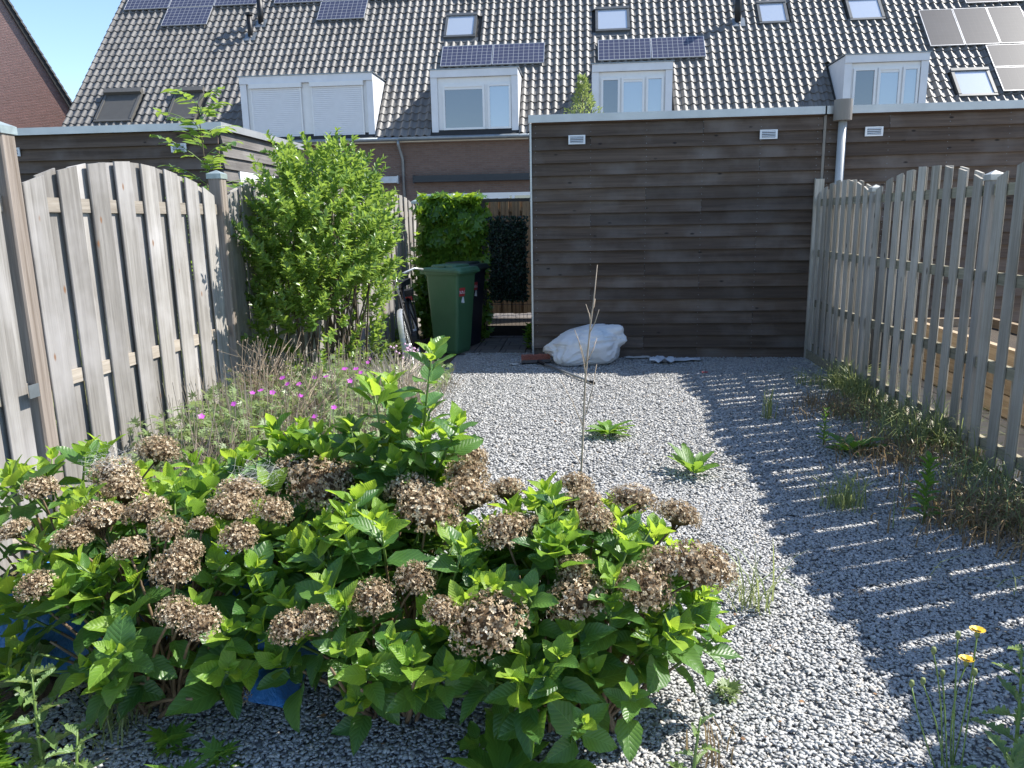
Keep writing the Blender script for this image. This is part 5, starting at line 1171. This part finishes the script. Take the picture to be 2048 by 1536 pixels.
# ------------------------------------------------------------------ white bag, broom, papers
bm = bmesh.new(); bmesh.ops.create_icosphere(bm, subdivisions=6, radius=1)
ears = [(Vector((-1, .15, -.35)).normalized(), .34, 9), (Vector((-.55, -.85, -.62)).normalized(), .50, 12), (Vector((.85, -.2, .60)).normalized(), .40, 34), (Vector((.95, -.25, .22)).normalized(), .30, 60), (Vector((.9, .3, -.5)).normalized(), .15, 12), (Vector((.7, -.6, -.5)).normalized(), .12, 10)]
for v in bm.verts:
    d = v.co.normalized(); r = 1 + sum(a * max(0, d.dot(e)) ** k for e, a, k in ears)
    wr = 0
    for e, a, k in ears[:4]:
        pr = d - e * d.dot(e); ang = math.atan2(pr.dot(e.orthogonal().normalized()), pr.dot(e.cross(e.orthogonal()).normalized())); near = max(0, d.dot(e)) ** 2
        wr += near * .055 * (1 - abs(noise.noise(Vector((ang * 3.2, e.x * 9, d.dot(e) * 1.5)))) * 2.4)
    q_ = Vector((d.x * 1.0, d.y * 2.6, d.z * 2.6)); q_ = q_ + Vector((0, noise.noise(d * 2.5), noise.noise(d * 2.5 + Vector((5, 5, 5))))) * .6
    n1 = noise.noise(d * 1.6 + Vector((4, 2, 1))) * .10 + (1 - abs(noise.noise(q_ * 1.0 + Vector((3, 0, 0))))) ** 9 * .030 + (1 - abs(noise.noise(q_ * 2.2))) ** 12 * .016 - .02
    r += wr + n1; tap = .80 + .20 * (d.x * .5 + .5) ** .6
    p = Vector((d.x * .35, d.y * .28 * tap, d.z * .235 * tap * (1 + .18 * d.x)) ) * r; p.z += .185
    if p.z < .012: p.z = .012 + (p.z) * .02
    v.co = p
me = bpy.data.meshes.new('bag'); bm.to_mesh(me); bm.free(); me.polygons.foreach_set('use_smooth', [True] * len(me.polygons))
t = NT('white_plastic_bag'); c = t.coord(); sx = t.n('SeparateXYZ', {0: c}).outputs
blue = t.math('MULTIPLY', t.ramp(t.n('Math', {0: t.vmath('DISTANCE', c, (.16, -.15, .30)), 1: 1.}, operation='MULTIPLY').outputs[0], [(.04, (1, 1, 1)), (.13, (0, 0, 0))]), .55)
nd = t.n('VectorMath', {0: c, 1: (.17, -.14, .29)}, operation='DISTANCE')
fac = t.ramp(nd.outputs['Value'], [(.05, (.5, .5, .5)), (.12, (0, 0, 0))])
col = t.mix(fac, (.92, .92, .92), (.45, .70, .90)); col = t.mix(t.math('MULTIPLY', t.noise(c, 6, 3), .35), col, (.82, .83, .85))
t.P(Base_Color=col, Roughness=.28, Specular_IOR_Level=.5, Normal=t.bump(t.noise(t.scalev(c, (.5, 1.2, 1.2)), 17, 4, .6, 2.5), .30, .012))
tr = t.n('BsdfTranslucent'); t.set(tr.inputs[0], col); mx = t.n('MixShader', {0: .2}); t.t.links.new(t.p.outputs[0], mx.inputs[1]); t.t.links.new(tr.outputs[0], mx.inputs[2]); t.t.links.new(mx.outputs[0], t.out.inputs[0])
bag = obj('rubbish_bag', me, t.m); bag.location = (.03, 8.18, 0); tag(bag, 'stuffed white plastic rubbish bag lying against the dark shed', 'bag')
org = Vector((-.49, 8.08, 0)); br = thing('broom', 'broom lying bristles up with its long handle across the gravel', 'broom', org)
BR = Matrix.Rotation(R(12), 4, 'Z') @ Matrix.Rotation(R(-25), 4, 'X')
m = MB().box((-.155, -.032, .012), (.155, .032, .042), BR); m.obj('broom_head', plain('broom_wood', (.06, .05, .045), .6), br)
m = MB(); rs = random.Random(2)
for i in range(26):
    for j in range(4):
        x, y = -.15 + .30 * i / 25, -.026 + .052 * j / 3; m.box((x - .0028, y - .004, .042), (x + .0028, y + .004, .108 + rs.uniform(-.006, .004)), BR @ Matrix.Rotation(rs.uniform(-.08, .08), 4, 'X'))
m.obj('bristles', plain('red_brown_bristles', (.33, .11, .07), .7, var=.3, scale=60), br, kind='stuff')
hb = Vector((.07, -.10, .03)); he = Vector((.60, -1.08, .025))
MB().tube([hb, hb.lerp(he, .93)], .012, 10).obj('handle', plain('grey_metal_handle', (.30, .31, .31), .4, .5), br, True)
MB().tube([hb.lerp(he, .93), he], .0145, 10).obj('handle_grip', MT['black_metal'], br, True)
MB().tube([Vector((.03, -.02, .035)), hb, hb.lerp(he, .06)], [.02, .018, .015], 8).obj('handle_socket', MT['black_metal'], br)
def scrap(label, x, y, sx_, sy_, rz, m, seed, h=.02):
    v, f = [], []; n = 8; rs = random.Random(seed)
    for j in range(n + 1):
        for i in range(n + 1): u, w = i / n - .5, j / n - .5; v.append((u * sx_ * (1 + .3 * noise.noise(Vector((w * 3, seed, 0)))), w * sy_, .014 + h * (noise.noise(Vector((u * 4, w * 4, seed))) + .5)))
    for j in range(n):
        for i in range(n): a = j * (n + 1) + i; f.append((a, a + 1, a + n + 2, a + n + 1))
    o = obj('paper_scrap', mesh(v, f, True), m); o.location = (x, y, 0); o.rotation_euler = (0, 0, rz); tag(o, label, 'litter', 'litter by the shed')
pap = plain('paper', (.55, .53, .48), .7, var=.08); pl_ = plain('thin_plastic', (.55, .58, .62), .3, var=.08)
scrap('flattened beige paper scrap beside the white bag', .60, 8.40, .26, .12, .1, pap, 1, .012)
scrap('crumpled white plastic scrap on the shaded gravel by the shed', .84, 8.12, .24, .16, -.2, pl_, 2, .06)
scrap('flat clear plastic scrap next to the crumpled one by the shed', 1.10, 8.22, .30, .14, .2, pl_, 3, .03)
scrap('tiny red scrap on the shaded gravel', 1.20, 7.55, .06, .04, .3, MT['red_label'], 4, .01)
scrap('small white scrap beside the broom head', -.72, 7.98, .08, .05, .3, pap, 5, .02)

# ------------------------------------------------------------------ neighbour's things behind the slatted fence
MT['bench'] = wood('pale_garden_timber', (.30, .22, .14), (.52, .41, .29), 1, grain=24, stretch=.05)
pl = thing('raised_planter', 'pale timber raised planter glimpsed through the slatted fence', 'planter', (3.5, 6.4, 0))
for k in range(3): MB().box((-.4, -1.3, .02 + k * .17), (-.34, 1.3, .18 + k * .17)).obj('plank', MT['bench'], pl); MB().box((.34, -1.3, .02 + k * .17), (.4, 1.3, .18 + k * .17)).obj('plank', MT['bench'], pl); MB().box((-.339, -1.3, .02 + k * .17), (.339, -1.24, .18 + k * .17)).obj('plank', MT['bench'], pl); MB().box((-.339, 1.24, .02 + k * .17), (.339, 1.3, .18 + k * .17)).obj('plank', MT['bench'], pl)
MB().box((-.339, -1.239, .02), (.339, 1.239, .44)).obj('soil', MT['soil'], pl)
tb = thing('garden_table', 'pale wooden garden table behind the slatted fence', 'table', (3.55, 4.45, 0))
MB().box((-.5, -.7, .70), (.5, .7, .75)).obj('table_top', MT['bench'], tb)
for sx_ in (-.42, .42):
    for sy_ in (-.6, .6): MB().box((sx_ - .035, sy_ - .035, 0), (sx_ + .035, sy_ + .035, .6995)).obj('leg', MT['bench'], tb)
m = MB(); v = []; 
wb = thing('wheelbarrow', 'olive green wheelbarrow tipped up behind the slatted fence', 'wheelbarrow', (3.3, 5.35, 0), R(60))
tub = [(-.35, -.22, .62), (.42, -.3, .98), (.42, .3, .98), (-.35, .22, .62), (-.22, -.15, .42), (.25, -.2, .62), (.25, .2, .62), (-.22, .15, .42)]
MB().add(tub, [(4, 5, 1, 0), (5, 6, 2, 1), (6, 7, 3, 2), (7, 4, 0, 3), (7, 6, 5, 4)]).obj('tub', plain('olive_paint', (.26, .27, .04), .5), wb)
MB().tube([(-.30, 0, .17), (-.30, 0, .170001)], .01, 6).tube([(-.40, -.12, .18), (.3, -.2, .55), (.95, -.28, .75)], .016, 8).tube([(-.40, .12, .18), (.3, .2, .55), (.95, .28, .75)], .016, 8).tube([(.25, -.2, .55), (.35, -.22, .0)], .014, 8).tube([(.25, .2, .55), (.35, .22, .0)], .014, 8).obj('frame', MT['black_metal'], wb)
MB().tube([(-.40, -.03, .17), (-.40, .03, .17)], .17, 18).obj('wheel', MT['black_metal'], wb)
pt = thing('plant_pot', 'large terracotta pot behind the slatted fence', 'pot', (2.95, 4.75, 0))
MB().tube([(0, 0, 0), (0, 0, .02), (0, 0, .34), (0, 0, .345), (0, 0, .40)], [.13, .135, .19, .205, .21], 20).obj('pot', plain('terracotta', (.40, .17, .09), .8), pt)
cz = thing('covered_barrel', 'grey rain barrel standing behind the slatted fence by the shed', 'barrel', (2.95, 8.0, 0))
MB().tube([(0, 0, 0), (0, 0, .05), (0, 0, .5), (0, 0, .95), (0, 0, 1.0)], [.24, .25, .29, .26, .25], 22).obj('barrel', plain('dark_grey_plastic', (.05, .055, .06), .5), cz)
MB().tube([(0, 0, 1.0005), (0, 0, 1.03)], .265, 22).obj('lid', plain('grey_lid', (.09, .095, .10), .5), cz)

# ------------------------------------------------------------------ cobwebs on the dried heads
t = NT('cobweb_silk'); t.P(Base_Color=(.8, .8, .8, 1), Roughness=.5); MT['silk'] = t.m
for i, (c_, r_, lab) in enumerate((((-1.66, 2.46, .70), .10, 'grey cobweb over a dried head before the wide-board fence'), ((-1.10, 2.40, .68), .10, 'grey cobweb over the dried heads near the tallest shoots'), ((.16, 2.36, .675), .07, 'grey cobweb over a dried head close to the gravel'))):
    rs = random.Random(500 + i); m = MB(); org = Vector(c_)
    for k in range(80):
        a, b = Vector((rs.gauss(0, 1), rs.gauss(0, 1), rs.gauss(0, .35))).normalized() * r_, Vector((rs.gauss(0, 1), rs.gauss(0, 1), rs.gauss(0, .35))).normalized() * r_
        m.tube([a * rs.uniform(.5, 1), (a + b) * .45 + Vector((0, 0, -.008)), b * rs.uniform(.5, 1)], .00016, 3, False)
    o = m.obj('cobweb', MT['silk']); o.location = org; tag(o, lab, 'cobweb', 'cobwebs on the hydrangeas')

# dead leaf bits on the gravel
rs = random.Random(640); V, T, A = [], [], []
for k in range(190):
    x, y = rs.uniform(-1.1, 2.3), rs.uniform(1.6, 8.2) if k % 2 else rs.uniform(1.6, 4); L = rs.uniform(.008, .022); a = rs.uniform(0, 6.283); d = Vector((math.cos(a), math.sin(a), rs.uniform(-.2, .4))) * L; s = Vector((-math.sin(a), math.cos(a), rs.uniform(-.3, .3))) * L * .4; p = Vector((x, y, .014)); b = len(V)
    V += [p, p + d * .5 + s, p + d, p + d * .5 - s]; T += [(b, b + 2, b + 1), (b, b + 3, b + 2)]; A += [rs.random()] * 4
tag(obj('leaf_litter', npmesh(np.array([tuple(v) for v in V]), np.array(T), False, np.zeros((len(V), 2)), A), leafmat('dead_leaf', (.40, .22, .10), (.22, .12, .06), (.4, .22, .1), veins=False, tw=.2)), 'small brown dead leaf bits strewn on the gravel', kind='stuff')
